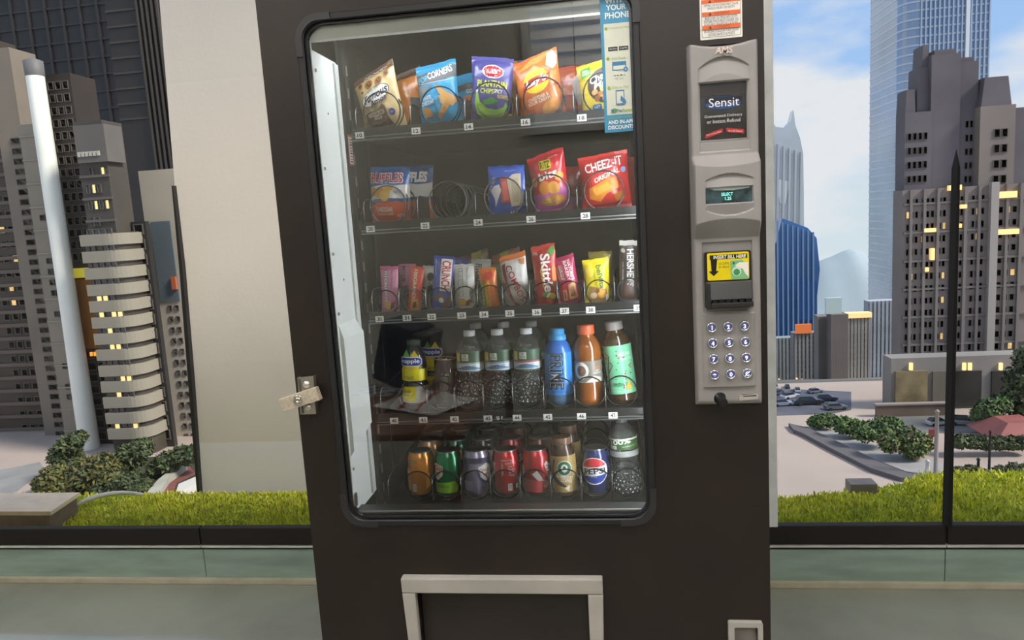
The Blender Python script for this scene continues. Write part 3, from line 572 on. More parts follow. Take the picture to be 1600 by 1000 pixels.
bag('corner_chip_bag', 'bright blue chip bag with grey band and white lettering on the first shelf', 'snack bag', G1, 0, sx[1] - .006, YF, .094, .146, .045, '#2aa0d2',
    [('p', '#55585c', [(-.5, .68), (.5, .74), (.5, .92), (-.5, .86)]), ('b', '#39b4e3', 'POP', -.34, .775, .26, .10, 7), ('b', '#f2f2f2', 'CORNERS', .1, .84, .62, .115, 9), ('r', '#e8e8e8', -.4, .70, .40, .708),
     ('p', '#8b8f93', [(-.48, .50), (-.1, .66), (-.48, .66)]), ('p', '#d8a25e', [(-.05, .68), (.5, .40), (.34, .30), (.05, .52)]), ('p', '#dca45a', [(.02, .48), (.26, .52), (.32, .34), (.02, .14), (-.05, .18), (.1, .34)]), ('p', '#c98d45', [(-.42, .34), (-.24, .33), (-.14, .20), (-.36, .18)]), ('e', '#e6b878', .12, .40, .07, .05), ('e', '#b9793a', .14, .27, .05, .04),
     ('b', '#eef4f6', 'WHITE\nCHEDDAR', -.27, .44, .36, .14, 4), ('t', '#d9eef6', 'popped corn snack', -.2, .10, .3, .03), ('t', '#d9eef6', 'NET WT', .3, .06, .2, .03)], roll=-2, skew=.12, yaw=2, top='#2aa0d2')
bag('corner_chip_bag', 'blue chip bag right behind the blue corner chip bag', 'snack bag', G1, 0, sx[1] + .034, YF + .075, .094, .132, .035, '#2aa0d2', [('p', '#4a4e52', [(-.5, .66), (.5, .72), (.5, .84), (-.5, .78)]), ('p', '#c9742c', [(.0, .1), (.5, .1), (.5, .62), (.05, .6)]), ('b', '#f2ead8', 'CORN', .28, .68, .3, .07)], roll=0, skew=.12)
bag('plantain_chip_bag', 'purple plantain chip bag with green bananas and red oval on the first shelf', 'snack bag', G1, 0, sx[2] - .006, YF, .096, .146, .045, '#4a4796',
    [('p', '#e0c11a', [(.06, .02), (.5, .02), (.5, .16), (.28, .14)]), ('e', '#f3eef0', .03, .765, .26, .105, -4), ('e', '#c8202f', .03, .765, .24, .09, -4), ('b', '#ffffff', 'TURBO', .03, .765, .34, .075, -2),
     ('b', '#d8df1f', 'PLANTAIN', .02, .58, .74, .10, -3, .05), ('b', '#d8df1f', 'CHIPS', -.1, .47, .34, .075, -4), ('b', '#f2f0e8', 'SPICY', .18, .47, .2, .06, -6), ('b', '#efd31c', 'PLATANITOS', .3, .39, .28, .06, -4),
     ('p', '#3f8f3a', [(-.2, .33), (.02, .38), (.2, .33), (.05, .28), (-.18, .27)]), ('p', '#8fc63a', [(-.38, .46), (-.33, .46), (-.28, .32), (-.1, .22), (.12, .20), (.30, .24), (.36, .32), (.40, .26), (.30, .13), (.1, .06), (-.15, .06), (-.34, .14), (-.41, .3)]), ('p', '#b4dc5c', [(-.33, .38), (-.26, .26), (-.08, .17), (.14, .155), (.3, .2), (.12, .12), (-.12, .125), (-.3, .2)]), ('p', '#6aa52a', [(-.36, .3), (-.28, .15), (-.12, .075), (.12, .075), (-.1, .1), (-.27, .19)]), ('r', '#eef0e0', -.385, .46, -.325, .50)], roll=5, skew=-.05, yaw=3, top='#5a57a6')
bag('plantain_chip_bag', 'orange and purple bag right behind the purple plantain chip bag', 'snack bag', G1, 0, sx[2] + .035, YF + .07, .095, .15, .035, '#e59a1c', [('p', '#4a4796', [(.10, .0), (.36, .0), (.40, 1), (.12, 1)])], roll=3, skew=.05)
bag('plantain_chip_bag', 'golden bag second behind the purple plantain chip bag', 'snack bag', G1, 0, sx[2] + .052, YF + .125, .095, .14, .035, '#dd9416', [], roll=-3, skew=.2)
bag('potato_chip_bag', 'orange potato chip bag with yellow sun logo and red ribbon on the first shelf', 'snack bag', G1, 0, sx[3] - .004, YF, .104, .14, .048, '#e2761f',
    [('p', '#f0a24a', [(-.42, .82), (.1, .86), (.42, .97), (.3, .98), (-.1, .96)]), ('p', '#f4efe8', [(.28, .97), (.24, .78), (.38, .70), (.47, .76), (.48, .88), (.4, .98)]), ('p', '#ee8c34', [(-.45, .55), (.45, .60), (.45, .68), (-.45, .7)]),
     ('e', '#f4d31c', -.02, .585, .30, .19, 6), ('p', '#c3202a', [(-.36, .47), (-.30, .61), (.0, .655), (.22, .64), (.33, .69), (.29, .55), (.0, .52), (-.2, .49)]), ('b', '#ffffff', "Lay's", -.02, .575, .52, .15, 8, .3), ('t', '#6b1d10', 'CHEDDAR', .34, .46, .18, .04, 12),
     ('b', '#f6e7cf', 'CHEDDAR &\nSOUR CREAM', -.02, .30, .52, .11, 8), ('e', '#f2a13c', .22, .16, .22, .10, 30), ('e', '#d65a17', -.25, .12, .12, .06)], roll=-6, skew=.2, yaw=-3)
bag('potato_chip_bag', 'deep orange bag right behind the orange potato chip bag', 'snack bag', G1, 0, sx[3] + .042, YF + .07, .10, .128, .035, '#d9601c', [('p', '#dcd8d2', [(.2, .65), (.32, .3), (.40, .3), (.46, .7), (.36, .9)])], roll=0, skew=.05)
bag('nut_mix_bag', 'yellow nut mix bag partly hidden by the blue payment sticker on the first shelf', 'snack bag', G1, 0, sx[4] + .006, YF, .105, .118, .042, '#efd21b',
    [('p', '#4fa03a', [(-.44, .72), (-.22, .76), (-.22, .94), (-.44, .9)]), ('t', '#eef4e0', 'NEW\nGREAT', -.33, .83, .16, .1), ('e', '#3a2a1c', .08, .52, .42, .33), ('b', '#f4efe2', 'Chex', -.06, .68, .44, .14, 12, .3), ('b', '#f4efe2', 'Mix', -.02, .55, .4, .12, 8, .3)] + [('e', c, u, v, .07, .05, a) for c, u, v, a in (('#d9a25c', -.2, .42, 20), ('#b97a34', -.08, .36, -30), ('#e6c07f', .06, .40, 10), ('#a8682e', -.16, .30, 50), ('#d9a25c', .02, .28, 0), ('#c48a44', .15, .32, 30), ('#e6c07f', -.02, .46, 60))] + [('p', '#2f6fa0', rr(-.28, -.08, .10, .2, .03, 2)), ('t', '#e8f0f4', 'NET', -.18, .15, .12, .05)], roll=-6, skew=.12)
bag('nut_mix_bag', 'second yellow bag tucked behind the nut mix bag', 'snack bag', G1, 0, sx[4] - .006, YF + .07, .10, .10, .035, '#e3c51c', [('p', '#4fa03a', [(-.44, .72), (-.22, .76), (-.22, .94), (-.44, .9)])], roll=-3, skew=.1)

sx = SLOTX[1]
ruf = [('p', '#e9e6e0', [(-.5, .40), (-.3, .43), (0, .45), (.3, .44), (.5, .46), (.5, .70), (.2, .66), (-.1, .69), (-.5, .64)]), ('p', '#e2571f', [(-.5, .0), (.5, .0), (.5, .38), (.4, .40), (.3, .375), (.2, .40), (.1, .375), (0, .40), (-.1, .375), (-.2, .40), (-.3, .37), (-.4, .33), (-.5, .35)]), ('b', '#f4f0ee', 'RUFFLES', -.06, .80, .86, .19, -1, 0, .06), ('b', '#c01d2c', 'RUFFLES', -.06, .80, .82, .165, -1),
       ('e', '#e0a63c', -.22, .54, .15, .10, 30), ('e', '#eec05c', -.08, .50, .13, .11, -20), ('e', '#d59a34', -.40, .56, .10, .08), ('e', '#eab84c', .0, .60, .12, .05, 10), ('e', '#8a8c86', -.33, .40, .10, .035), ('t', '#4a5a8c', 'NEW', .24, .55, .2, .06), ('b', '#f4ead8', 'CHEDDAR', -.12, .25, .44, .085), ('t', '#f4ead8', '& SOUR CREAM', -.1, .17, .4, .045), ('t', '#f2d9c8', 'NET WT', .3, .14, .2, .05)]
bag('ridged_chip_bag', 'blue, white and orange ridged chip bag with red lettering, leftmost on the second shelf', 'snack bag', G2, 1, sx[0] - .006, YF, .094, .132, .046, '#2d62a8', ruf, roll=3, skew=0, yaw=0, pinch=.0, wr=.3)
bag('ridged_chip_bag', 'second blue, white and orange chip bag behind the ridged chip bag', 'snack bag', G2, 1, sx[0] + .032, YF + .075, .092, .136, .035, '#27538f', ruf[:3], roll=4, skew=.05, wr=.3)
bag('toaster_pastry_packet', 'flat royal blue pastry packet with red and white pastry picture on the second shelf', 'snack packet', G2, 1, sx[2] + .005, YF - .01, .084, .116, .018, '#1c55c4',
    [('p', '#c84a52', [(-.16, .76), (.02, .80), (.12, .28), (-.16, .27)]), ('p', '#e5d8c0', [(.02, .74), (.16, .82), (.40, .84), (.40, .22), (.12, .20)]), ('p', '#e0796c', [(-.12, .68), (.0, .72), (.06, .34), (-.10, .31)]), ('p', '#d5c6a8', [(.14, .72), (.34, .76), (.34, .28), (.16, .28)]), ('p', '#f2f2f4', [(-.44, .52), (-.34, .62), (-.20, .64), (-.14, .52), (-.20, .42), (-.32, .20), (-.33, .36)]),
     ('t', '#f2f2f4', 'POP-TARTS', -.38, .66, .26, .09, 70), ('b', '#f2f2f4', '2', .14, .06, .11, .10, -90), ('t', '#f2f2f4', 'PASTRIES', .26, .08, .14, .05, -90), ('t', '#dfe6f4', 'FROSTED STRAWBERRY', .46, .35, .3, .04, 90), ('t', '#dfe6f4', 'toaster pastries', .1, .90, .3, .03)], roll=1, pinch=.0, seal=.05, wr=.1)
bag('cracker_bites_bag', 'red and pink cracker bites bag with yellow badge on the second shelf', 'snack bag', G2, 1, sx[3] + .007, YF, .086, .136, .042, '#cf2531',
    [('p', '#c55fa8', [(-.5, 0), (.5, 0), (.5, .40), (.28, .38), (.05, .34), (-.3, .36), (-.5, .34)]), ('p', '#e8d21e', rr(-.20, .12, .72, .88, .03, 3)), ('b', '#1c5a2c', 'RITZ', -.04, .80, .27, .12), ('b', '#f6efe8', 'bits', .0, .63, .52, .14, 4),
     ('e', '#dc8a2a', -.14, .43, .17, .11, 30), ('e', '#eaa84a', .10, .40, .16, .11, 40), ('e', '#e49a38', .30, .56, .13, .07, 20), ('e', '#e0a040', -.40, .56, .08, .08), ('e', '#c98a2c', .02, .20, .34, .085), ('t', '#f4ead0', 'CRACKER\nSANDWICHES', -.06, .20, .32, .07), ('t', '#f2dede', 'snack size', .2, .9, .25, .03)], roll=-7, skew=.16, wr=.22)
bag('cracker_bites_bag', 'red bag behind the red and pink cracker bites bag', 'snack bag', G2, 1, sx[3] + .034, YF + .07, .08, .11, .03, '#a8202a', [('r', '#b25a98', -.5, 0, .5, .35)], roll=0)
bag('cheese_cracker_bag', 'wide red cheese cracker bag with white lettering, rightmost on the second shelf', 'snack bag', G2, 1, sx[4] + .006, YF, .112, .124, .048, '#cf2a2c',
    [('b', '#a61c22', 'CHEEZ-IT', .0, .80, .80, .20, 6, 0, .06), ('b', '#f6f0ea', 'CHEEZ-IT', .0, .80, .77, .17, 6), ('b', '#f2e2d2', 'ORIGINAL', .05, .60, .55, .09, 16, .2), ('p', '#e28a24', [(-.34, .40), (.10, .56), (.24, .54), (.30, .36), (.02, .28), (-.12, .14), (-.34, .22)]), ('p', '#f0a844', [(-.26, .38), (.06, .48), (.18, .36), (.0, .32), (-.2, .26)]), ('p', '#d4751c', [(.16, .26), (.34, .30), (.38, .16), (.20, .12)]), ('e', '#7f9fd0', .40, .66, .05, .05), ('r', '#a61c22', -.4, .03, .4, .10)], roll=-3, skew=.06, wr=.26, lift=.002)
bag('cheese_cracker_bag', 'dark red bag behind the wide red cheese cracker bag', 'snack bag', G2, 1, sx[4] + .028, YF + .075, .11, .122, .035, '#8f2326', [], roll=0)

sx = SLOTX[2]; YB = .205
fit = lambda c: [('b', '#1a1a1c', 'FITCRUNCH', -.16, .58, .66, .24, -90, 0, .05), ('b', '#f4f2f0', 'FITCRUNCH', -.16, .58, .64, .20, -90), ('t', c, 'PROTEIN BAR', .16, .72, .4, .09, -90), ('e', '#e2b25c', -.1, .17, .20, .09), ('p', '#6b4630', [(.0, .08), (.24, .12), (.28, .24), (.06, .20)])]
bag('protein_bar', 'pink protein bar with black and white upright lettering, leftmost on the third shelf', 'protein bar', G3, 2, sx[0] + .002, YB, .044, .112, .02, '#dc8fb4', fit('#a03a72') + [('b', '#d23a8c', '16', .28, .24, .3, .1), ('r', '#d35f97', -.5, .93, .5, 1)], roll=3, wr=.2)
bag('protein_bar', 'second pink protein bar behind the leftmost one', 'protein bar', G3, 2, sx[0] + .030, YB + .065, .044, .112, .02, '#d98bb0', [('b', '#2a2a2c', 'FITCR', -.2, .78, .34, .22, -90)], roll=2)
bag('caramel_bar', 'slim red-orange caramel bar with upright lettering on the third shelf', 'candy bar', G3, 2, sx[1] - .006, YB, .033, .108, .018, '#d6452a', [('b', '#f2e3c8', '100GRAND', -.05, .62, .62, .28, -90), ('p', '#e0a23c', [(-.3, .04), (.35, .04), (.3, .28), (-.2, .32)]), ('p', '#6b3a1c', [(-.15, .06), (.2, .1), (.15, .24), (-.1, .2)])], roll=9, wr=.2)
bag('wafer_bar', 'white and black bar right behind the slim red-orange caramel bar', 'candy bar', G3, 2, sx[1] + .018, YB + .05, .034, .105, .018, '#c9c6c0', [('e', '#2a2a2c', .1, .75, .25, .1), ('b', '#2a2a2c', 'COOKIES', .05, .42, .4, .2, -90), ('r', '#b5382c', -.4, .1, .0, .3)], roll=6)
bag('crisped_rice_bar', 'royal blue candy bar with white panel and red upright lettering on the third shelf', 'candy bar', G3, 2, sx[2] - .001, YB, .050, .128, .02, '#3c4fb4', [('r', '#f2efea', -.12, .36, .42, .95), ('b', '#c8242e', 'CRUNCH', .15, .655, .52, .42, -90), ('t', '#cfd6f0', 'milk chocolate', -.36, .78, .3, .08, -90), ('p', '#7b573e', [(-.36, .26), (.0, .34), (.10, .22), (-.3, .16)]), ('p', '#6b4832', [(-.02, .08), (.3, .30), (.48, .22), (.22, .03)]), ('e', '#e9e6e2', -.02, .19, .12, .05, 30)], roll=7, wr=.15)
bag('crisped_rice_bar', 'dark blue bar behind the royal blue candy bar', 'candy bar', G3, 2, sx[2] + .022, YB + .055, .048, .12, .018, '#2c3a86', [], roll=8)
bag('protein_bar', 'white protein bar with black upright lettering on the third shelf', 'protein bar', G3, 2, sx[3] - .004, YB, .050, .108, .022, '#d9d8d4', fit('#6a6a6c') + [('b', '#2a2a2c', 'CRUNCH', .34, .3, .3, .16, -90), ('b', '#7a2a2a', '16', .28, .2, .2, .09)], roll=1, wr=.25)
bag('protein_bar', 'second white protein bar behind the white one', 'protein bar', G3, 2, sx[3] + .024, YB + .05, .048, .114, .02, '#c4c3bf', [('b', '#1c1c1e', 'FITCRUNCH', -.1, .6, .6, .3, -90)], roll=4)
bag('wafer_bar', 'brown bar leaning behind the white protein bars', 'candy bar', G3, 2, sx[3] + .012, YB + .10, .085, .125, .02, '#6d4a34', [('p', '#a59b3a', [(.0, .85), (.3, .85), (.3, 1), (.0, 1)])], roll=-6, skew=.15)
bag('peanut_butter_bar', 'small orange, yellow and green candy packet on the third shelf', 'candy bar', G3, 2, sx[4] - .004, YB, .042, .096, .02, '#ea7a1e', [('p', '#7fae2a', [(-.5, .0), (-.2, .0), (-.2, .60), (-.5, .72)]), ('p', '#f0b41e', [(-.2, .0), (.10, .0), (.10, .72), (-.2, .60)]), ('b', '#f6ead0', 'LUNCH BAR', -.34, .34, .5, .13, -90), ('b', '#d63a1c', 'CRISPY', -.05, .42, .4, .15, -90), ('e', '#d6351c', .05, .82, .25, .1)], roll=-2, wr=.28)
bag('peanut_butter_bar', 'olive green packet behind the small orange candy packet', 'candy bar', G3, 2, sx[4] + .016, YB + .05, .042, .10, .02, '#5f7a2c', [('b', '#c9c06a', 'LUNCH', .1, .6, .4, .2, -90)], roll=0)
bag('pretzel_snack_bag', 'white pretzel snack bag with slanted dark red lettering and orange top on the third shelf', 'snack bag', G3, 2, sx[5] + .004, YB, .062, .124, .03, '#cfcdc9', [('r', '#e27a2c', -.5, .90, .5, 1), ('p', '#8e1f2c', [(-.44, .84), (-.30, .86), (-.30, .5), (-.1, .1), (.1, .04), (-.1, .02), (-.44, .4)]), ('b', '#f4f0ec', 'COMBOS', .02, .46, .76, .30, -72, 0, .05), ('b', '#9c1f30', 'COMBOS', .02, .46, .74, .26, -72), ('p', '#b9763c', [(.2, .88), (.46, .88), (.44, .76), (.26, .80)]), ('t', '#f0e2da', 'BAKED SNACKS', -.36, .45, .4, .07, -76)], roll=-4, skew=.16, wr=.3)
bag('pretzel_snack_bag', 'brown bag behind the white pretzel snack bag', 'snack bag', G3, 2, sx[5] - .018, YB + .07, .07, .128, .025, '#86543a', [('r', '#8f8a2c', -.2, .88, .1, 1)], roll=-5, skew=.2)
bag('fruit_candy_bag', 'red fruit candy bag with big white upright lettering, tallest on the third shelf', 'candy bag', G3, 2, sx[6] + .007, YB, .056, .142, .024, '#c62a24', [('p', '#4f9a3a', [(.1, .86), (.42, .98), (.48, .9), (.3, .78)]), ('p', '#e3c62a', [(-.14, .3), (.0, .5), (-.06, .78), (-.2, .6)]), ('p', '#e2701f', [(.28, .2), (.46, .3), (.46, .7), (.3, .6)]), ('b', '#a01c1c', 'Skittles', .08, .50, .74, .46, -88, 0, .05), ('b', '#f6f2ee', 'Skittles', .08, .50, .72, .41, -88, .1), ('e', '#e8c82a', .2, .16, .14, .05), ('e', '#5f9f3a', -.1, .2, .12, .045), ('e', '#e0701f', .05, .1, .12, .045), ('t', '#f0dcd8', 'ORIGINAL', -.34, .88, .2, .05)], roll=-3, skew=.12, wr=.25)
bag('fig_bar_packet', 'magenta fruit bar packet with fig bar picture on the third shelf', 'snack packet', G3, 2, sx[7] + .001, YB, .050, .112, .024, '#b02456', [('b', '#f2d9d8', "NATURE'S", .26, .70, .42, .15, -84), ('b', '#f2d9d8', 'BAKERY', .08, .70, .42, .15, -84), ('p', '#d9b8a8', [(-.26, .54), (-.08, .53), (-.14, .84), (-.28, .84)]), ('b', '#7a1c34', 'FIG BAR', -.17, .69, .28, .11, -84), ('t', '#f2d9d8', 'RASPBERRY', -.36, .66, .3, .08, -84), ('e', '#c8202c', -.28, .40, .13, .08), ('p', '#c08a4a', [(-.3, .1), (-.12, .1), (-.10, .32), (-.28, .32)]), ('p', '#8a4a2c', [(-.25, .13), (-.16, .13), (-.15, .29), (-.23, .29)]), ('p', '#c99a58', [(-.02, .1), (.38, .12), (.36, .46), (.02, .42)]), ('p', '#7d3f28', [(.05, .15), (.30, .17), (.28, .38), (.07, .36)])], roll=-8, skew=.12, wr=.2)
bag('fig_bar_packet', 'second magenta packet behind the fruit bar packet', 'snack packet', G3, 2, sx[7] + .016, YB + .05, .048, .05, .02, '#a0214e', [], roll=-4)
bag('breakfast_biscuit_packet', 'yellow breakfast biscuit packet with upright green lettering on the third shelf', 'snack packet', G3, 2, sx[8] - .002, YB, .060, .104, .026, '#e6cf16', [('b', '#3f7a3a', 'belVita', .16, .60, .52, .22, -82), ('t', '#3f7a3a', 'BREAKFAST', -.06, .56, .36, .1, -82), ('e', '#f0dc5a', -.24, .74, .16, .12), ('p', '#9c7a4a', [(-.36, .02), (.36, .02), (.36, .32), (-.3, .42)]), ('e', '#d9982f', .16, .24, .16, .11), ('e', '#e8b45c', .14, .25, .1, .07), ('e', '#e2c9a0', -.16, .20, .13, .07), ('e', '#7a4a2c', .0, .30, .08, .05), ('r', '#d8d4cc', .3, .02, .42, .2)], roll=-2, skew=.06, wr=.25)
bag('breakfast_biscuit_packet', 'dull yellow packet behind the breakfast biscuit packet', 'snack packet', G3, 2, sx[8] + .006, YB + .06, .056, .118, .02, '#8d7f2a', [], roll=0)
bag('chocolate_bar', 'dark brown chocolate bar with silver upright lettering, rightmost on the third shelf', 'candy bar', G3, 2, sx[9] - .004, YB, .040, .142, .014, '#3a2f2a', [('r', '#b9b5ad', -.5, .92, .5, 1), ('b', '#d9d6d0', "HERSHEY'S", .12, .56, .60, .42, -90), ('t', '#b9b5ad', 'milk chocolate', -.3, .5, .32, .1, -90), ('e', '#a9a59c', -.3, .84, .12, .035), ('p', '#5f3f34', [(-.2, .06), (.3, .06), (.2, .28), (-.2, .3)])], roll=2, pinch=0, wr=.1)

# ---- bottles and cans
def cyl_surf(R):
    return lambda s, t, o: ((R + o)*math.sin(s/R), -(R + o)*math.cos(s/R), t)
def band(name, R, z0, z1, items, m, parent, arc=PI*2, n=36, Wd=None):
    o = MB().lathe([(R, z0), (R, z1)], n, caps=False).build(name, m, parent, recalc=False)
    if items:
        cs = cyl_surf(R); mb, ms = decal(items, lambda s, t, q: cs(s, z0 + t, q), Wd or 2.2*R, z1 - z0, step=.005, off0=.0003, doff=.00006)
        mb.build('label_print', ms, o, recalc=False)
    return o
def stand(name, label, cat, row, X, Y, rot=0, lx=0, ly=0):
    return thing(name, label, cat, (X, Y, floorz(row, Y) + .001), [0, 0, 0, G4, G5][row], (lx - math.atan(SLOPE[row]), ly, math.radians(rot)))
lid_m = mat('can_lid', '#8d8d8c', .28, metal=.9, var=.1); canb = mat('can_bottom', '#77777a', .3, metal=.9)
def can(label, row, X, Y, col, items, rot=0, top=None, name='soda_can', seedn=0):
    t = stand(name, label, 'can', row, X, Y, rot); R = .0325
    m = mat('can_' + col, col, .24, metal=.45, var=.05, coat=.5)
    MB().lathe([(R - .004, .009), (R, .0135), (R, .098), (R - .002, .103), (.0275, .111)], 36, caps=False).build('can_body', m, t, recalc=False)
    MB().lathe([(.020, .003), (.0235, 0), (.0245, 0), (.026, .002), (R - .004, .009)], 36, caps=False).add([], []).lathe([(.0004, .008), (.020, .003)], 36, caps=False).build('can_base', canb, t, recalc=False)
    MB().lathe([(.0275, .111), (.0276, .114), (.0262, .1145), (.0255, .110), (.0004, .110)], 36, caps=False).build('can_lid', lid_m, t, recalc=False)
    MB().add(*[([(x, y - .004, .1115) for x, y in rr(-.006, .006, -.009, .009, .005, 4)]), [list(range(20))]]).build('pull_tab', lid_m, t)
    if items:
        cs = cyl_surf(R); mb, ms = decal(items, lambda s, t_, q: cs(s, .0135 + t_, q), 2.2*R, .085, step=.005, off0=.0003, doff=.00006)
        mb.build('label_print', ms, t, recalc=False)
    return t
sx = SLOTX[4]; YC = .212
bar = lambda u, v0, v1, c='#1c1c1c': [('r', '#e6e2dc', u - .07, v0, u + .07, v1)] + [('r', c, u - .05 + .018*k, v0 + .02, u - .05 + .018*k + (.009 if k % 2 else .005), v1 - .02) for k in range(6)]
can('orange-gold soda can, leftmost in the front row of the bottom shelf', 4, sx[0], YC, '#d98a1e', [('r', '#a8652c', -.62, .05, -.22, .72)] + [('r', '#d9a868', -.58, .12 + .06*k, -.27, .145 + .06*k) for k in range(9)] + [('r', '#3a2a18', -.3, .90, -.02, .96), ('t', '#f0d9a8', 'COLA', -.16, .93, .2, .035)] + bar(-.14, .06, .28) + [('p', '#f0a83a', [(.25, .1), (.42, .2), (.42, .6), (.3, .5)])], rot=0)
can('green ginger ale can with pale shield emblem, front of the bottom shelf', 4, sx[1], YC, '#0f7a4a', [('p', '#e8e2cf', [(-.62, .82), (-.38, .86), (-.12, .78), (-.14, .52), (-.36, .36), (-.62, .42)]), ('p', '#c8242c', [(-.58, .78), (-.36, .81), (-.34, .78), (-.58, .74)]), ('b', '#b3202a', 'CANADA', -.36, .69, .46, .11, 6), ('b', '#b3202a', 'DRY', -.38, .54, .26, .11, 6), ('p', '#8ac62c', [(-.75, .0), (.34, .0), (.40, .16), (.28, .34), (-.2, .30), (-.75, .28)]), ('t', '#123a1c', 'GINGER ALE', -.18, .20, .5, .08)], rot=4)
can('silver and purple soda can with shield emblem, front of the bottom shelf', 4, sx[2], YC, '#a59cba', [('r', '#3b3652', -1.2, .84, 1.2, 1.0), ('p', '#4a4468', [(-.7, .3), (-.3, .55), (-.2, .84), (-.7, .84)]), ('e', '#55507a', .40, .56, .34, .30), ('p', '#e4dfda', [(.10, .74), (.40, .84), (.62, .74), (.60, .42), (.36, .32), (.16, .46)]), ('b', '#9c2a34', 'CANADA', .34, .64, .40, .10, 4), ('b', '#9c2a34', 'DRY', .38, .50, .22, .10, 4), ('r', '#8f86aa', -.5, .05, -.1, .34), ('t', '#4a4660', 'NF', .28, .13, .16, .1)], rot=2)
can('bright red cola can with barcode, front of the bottom shelf', 4, sx[3], YC, '#cf2029', [('b', '#f2e9e6', 'Cola', -.52, .68, .36, .22, 80, .3), ('t', '#f0d4d2', 'NUTRITION FACTS\nCalories 140\nSodium 45mg\nSugars 39g\nProtein 0g', .22, .66, .38, .42), ('t', '#f0d4d2', 'CARBONATED WATER\nCARAMEL COLOR', -.08, .66, .4, .07, 90), ('t', '#f6ecea', 'COCA-COLA', .1, .93, .4, .04), ('p', '#e6dedc', rr(-.62, -.50, .08, .22, .02, 2)), ('b', '#f2e9e6', 'K', .44, .16, .14, .14)] + bar(.16, .06, .26), rot=0)
can('red cola can with pale swirl band, front of the bottom shelf', 4, sx[4], YC, '#c4262f', [('p', '#b9b2ac', [(-.1, .52), (.22, .22), (.58, .06), (.60, .16), (.30, .34), (.08, .62)]), ('p', '#cfa25c', [(-.66, .3), (-.48, .42), (-.42, .72), (-.66, .8)]), ('b', '#e8dfd6', 'D', -.54, .56, .16, .2), ('p', '#d6cfca', [(.34, .78), (.44, .86), (.64, .74), (.62, .52), (.44, .58)]), ('b', '#3a2f30', 'Dr', .52, .68, .2, .14, 6), ('p', '#a8353c', [(-.7, .0), (.6, .0), (.5, .28), (-.4, .40), (-.7, .36)]), ('t', '#f0d4d2', 'NF', .38, .14, .14, .1)], rot=0)
pep = [('e', '#f2efef', -.04, .58, .50, .385), ('e', '#1f3f9c', -.04, .58, .465, .36), ('p', '#cf2a38', [(-.04 + .465*math.cos(math.radians(a)), .58 + .36*math.sin(math.radians(a))) for a in range(22, 170, 8)] + [(-.4, .62)]), ('p', '#eceaea', [(-.505, .54), (-.48, .68), (.1, .70), (.42, .76), (.43, .50), (.0, .44), (-.44, .42)]), ('b', '#15183a', 'PEPSI', -.03, .575, .76, .16, 4)]
can('dark blue cola can with round red, white and blue emblem on the bottom shelf', 4, sx[6], YC, '#26336f', pep, rot=-3)
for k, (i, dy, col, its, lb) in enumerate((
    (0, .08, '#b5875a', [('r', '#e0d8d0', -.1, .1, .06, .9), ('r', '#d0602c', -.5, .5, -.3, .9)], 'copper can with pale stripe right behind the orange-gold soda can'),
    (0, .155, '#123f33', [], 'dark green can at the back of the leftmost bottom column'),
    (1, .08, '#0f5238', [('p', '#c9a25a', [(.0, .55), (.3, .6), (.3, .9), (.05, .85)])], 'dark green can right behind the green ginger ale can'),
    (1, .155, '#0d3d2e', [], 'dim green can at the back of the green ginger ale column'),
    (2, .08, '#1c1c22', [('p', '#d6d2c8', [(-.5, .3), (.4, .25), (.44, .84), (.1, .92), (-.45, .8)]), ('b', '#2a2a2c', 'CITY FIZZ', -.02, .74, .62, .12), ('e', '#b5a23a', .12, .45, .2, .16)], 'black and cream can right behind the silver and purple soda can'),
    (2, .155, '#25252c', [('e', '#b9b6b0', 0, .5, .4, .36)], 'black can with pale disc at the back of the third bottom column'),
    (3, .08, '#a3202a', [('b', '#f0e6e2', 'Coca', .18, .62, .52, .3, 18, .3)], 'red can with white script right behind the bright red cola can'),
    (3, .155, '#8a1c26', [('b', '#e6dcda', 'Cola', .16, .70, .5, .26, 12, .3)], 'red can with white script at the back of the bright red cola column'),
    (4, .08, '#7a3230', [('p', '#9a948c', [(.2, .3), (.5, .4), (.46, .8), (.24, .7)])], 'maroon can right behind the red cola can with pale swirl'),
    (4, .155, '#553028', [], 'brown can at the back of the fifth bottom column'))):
    can(lb, 4, sx[i] + .004, YC + dy, col, its, rot=0)
